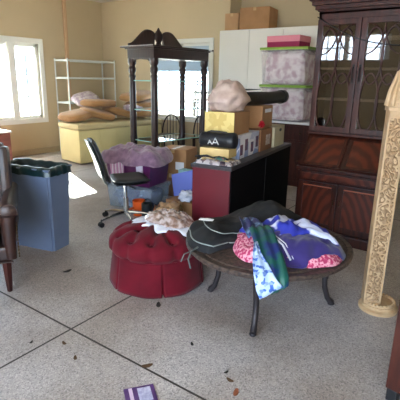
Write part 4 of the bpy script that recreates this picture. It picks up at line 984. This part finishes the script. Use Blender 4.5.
clothes = mat('packed_laundry', (250, 242, 240), .85, (206, 176, 184), 11, kind='noise', detail=3, bump=.8, bscale=9, lo=.42, hi=.62)
binc = clear('frosted_bin', (248, 246, 247), .3, .10)
def tote(loc, label, group='clear totes with green lids'):
    t = thing('storage_tote', label, 'storage bin', loc, radians(-3), group)
    obj('bin_body', bin_body(.46, .70, .47, tp=.93), binc, t)
    obj('lid', B().box((0, 0, .487), (.50, .74, .034), bev=.008), greenl, t)
    b = B(); b.ball((0, 0, .235), (.20, .31, .228), 36, 22, amp=.12, sc=5, sq=.32, seed=4)
    for v in b.b.verts: v.co += .012 * noise.noise_vector(v.co * 16)
    obj('packed_clothes', b, clothes, t, smooth=2)
    return t
t0 = tote((5.985, 2.66, .925), 'lower clear tote of pale clothes with green lid, on the dark dresser')
dup(t0, (5.985, 2.68, 1.432), radians(-3), 'upper clear tote of pale clothes with green lid, topmost of the stack')
t = thing('gift_box', 'pink box with deep magenta lower half on the upper clear tote', 'box', (5.97, 2.72, 1.94), radians(-3))
obj('box_body', B().lr((-.17, -.25, 0), (.17, .25, .085), .004), mat('magenta_card', (150, 26, 76), .5), t); obj('lid', B().lr((-.175, -.255, .07), (.175, .255, .15), .004), mat('pink_card', (222, 136, 150), .5), t)

# ------------------------------------------------------------------ small things on the floor
t = thing('card_pack', 'small purple printed packet lying on the floor at the bottom edge', 'packet', (1.262, 1.222, 0), radians(-37))
obj('card', B().lr((-.075, -.065, 0), (.075, .065, .006), .001), mat('violet_print', (92, 60, 118), .4, (74, 44, 100), 20), t)
obj('printed_panel', B().lr((-.01, -.045, .006), (.055, .05, .0075)), mat('pale_print', (200, 200, 222), .4, (160, 160, 196), 60), t)
b = B(); b.lr((-.052, -.06, .006), (-.034, .06, .0072)); obj('pale_stripe', b, mat('pink_stripe', (214, 190, 214), .5), t)
lf = [mat('dry_leaf', (86, 62, 40), .8), mat('dark_leaf', (40, 34, 30), .8), mat('rust_leaf', (150, 84, 54), .8)]
lv = [(1.62, .93, .016, 0), (1.56, .86, .02, 2), (1.60, .66, .016, 2), (1.50, .80, .010, 1), (1.47, .77, .010, 1), (1.54, .76, .008, 1), (1.66, .98, .010, 1), (1.97, 1.72, .024, 1), (1.45, 1.35, .022, 0), (1.31, 1.87, .014, 0), (1.26, 1.71, .014, 0), (1.93, 2.64, .026, 1), (1.2, 2.03, .01, 1), (1.75, 1.27, .012, 1)]
for i, (x, y, s_, k) in enumerate(lv):
    b = B(); a = random.uniform(0, 6); s_ *= 1.45
    pts = [(s_ * cos(t) * (1 if abs(sin(t)) < .8 else .7), s_ * .45 * sin(t)) for t in [2 * pi * j / 10 for j in range(10)]]
    b.prism(pts, 0, .002); b.tube([(s_, 0, .001), (s_ * 1.5, .003, .002)], .001, 4)
    for v in b.b.verts: v.co.z += .006 * (v.co.x / s_) ** 2
    tag(obj('dry_leaf', b, lf[k], loc=(x, y, .0005), rot=a), ('tiny dark leaf fragment on the floor', 'dry curled leaf fragment on the floor', 'small rust coloured leaf on the floor in front of the table')[{0: 1, 1: 0, 2: 2}[k]], 'leaf', ('brown leaf bits', 'dark leaf bits', 'rust leaves')[k])
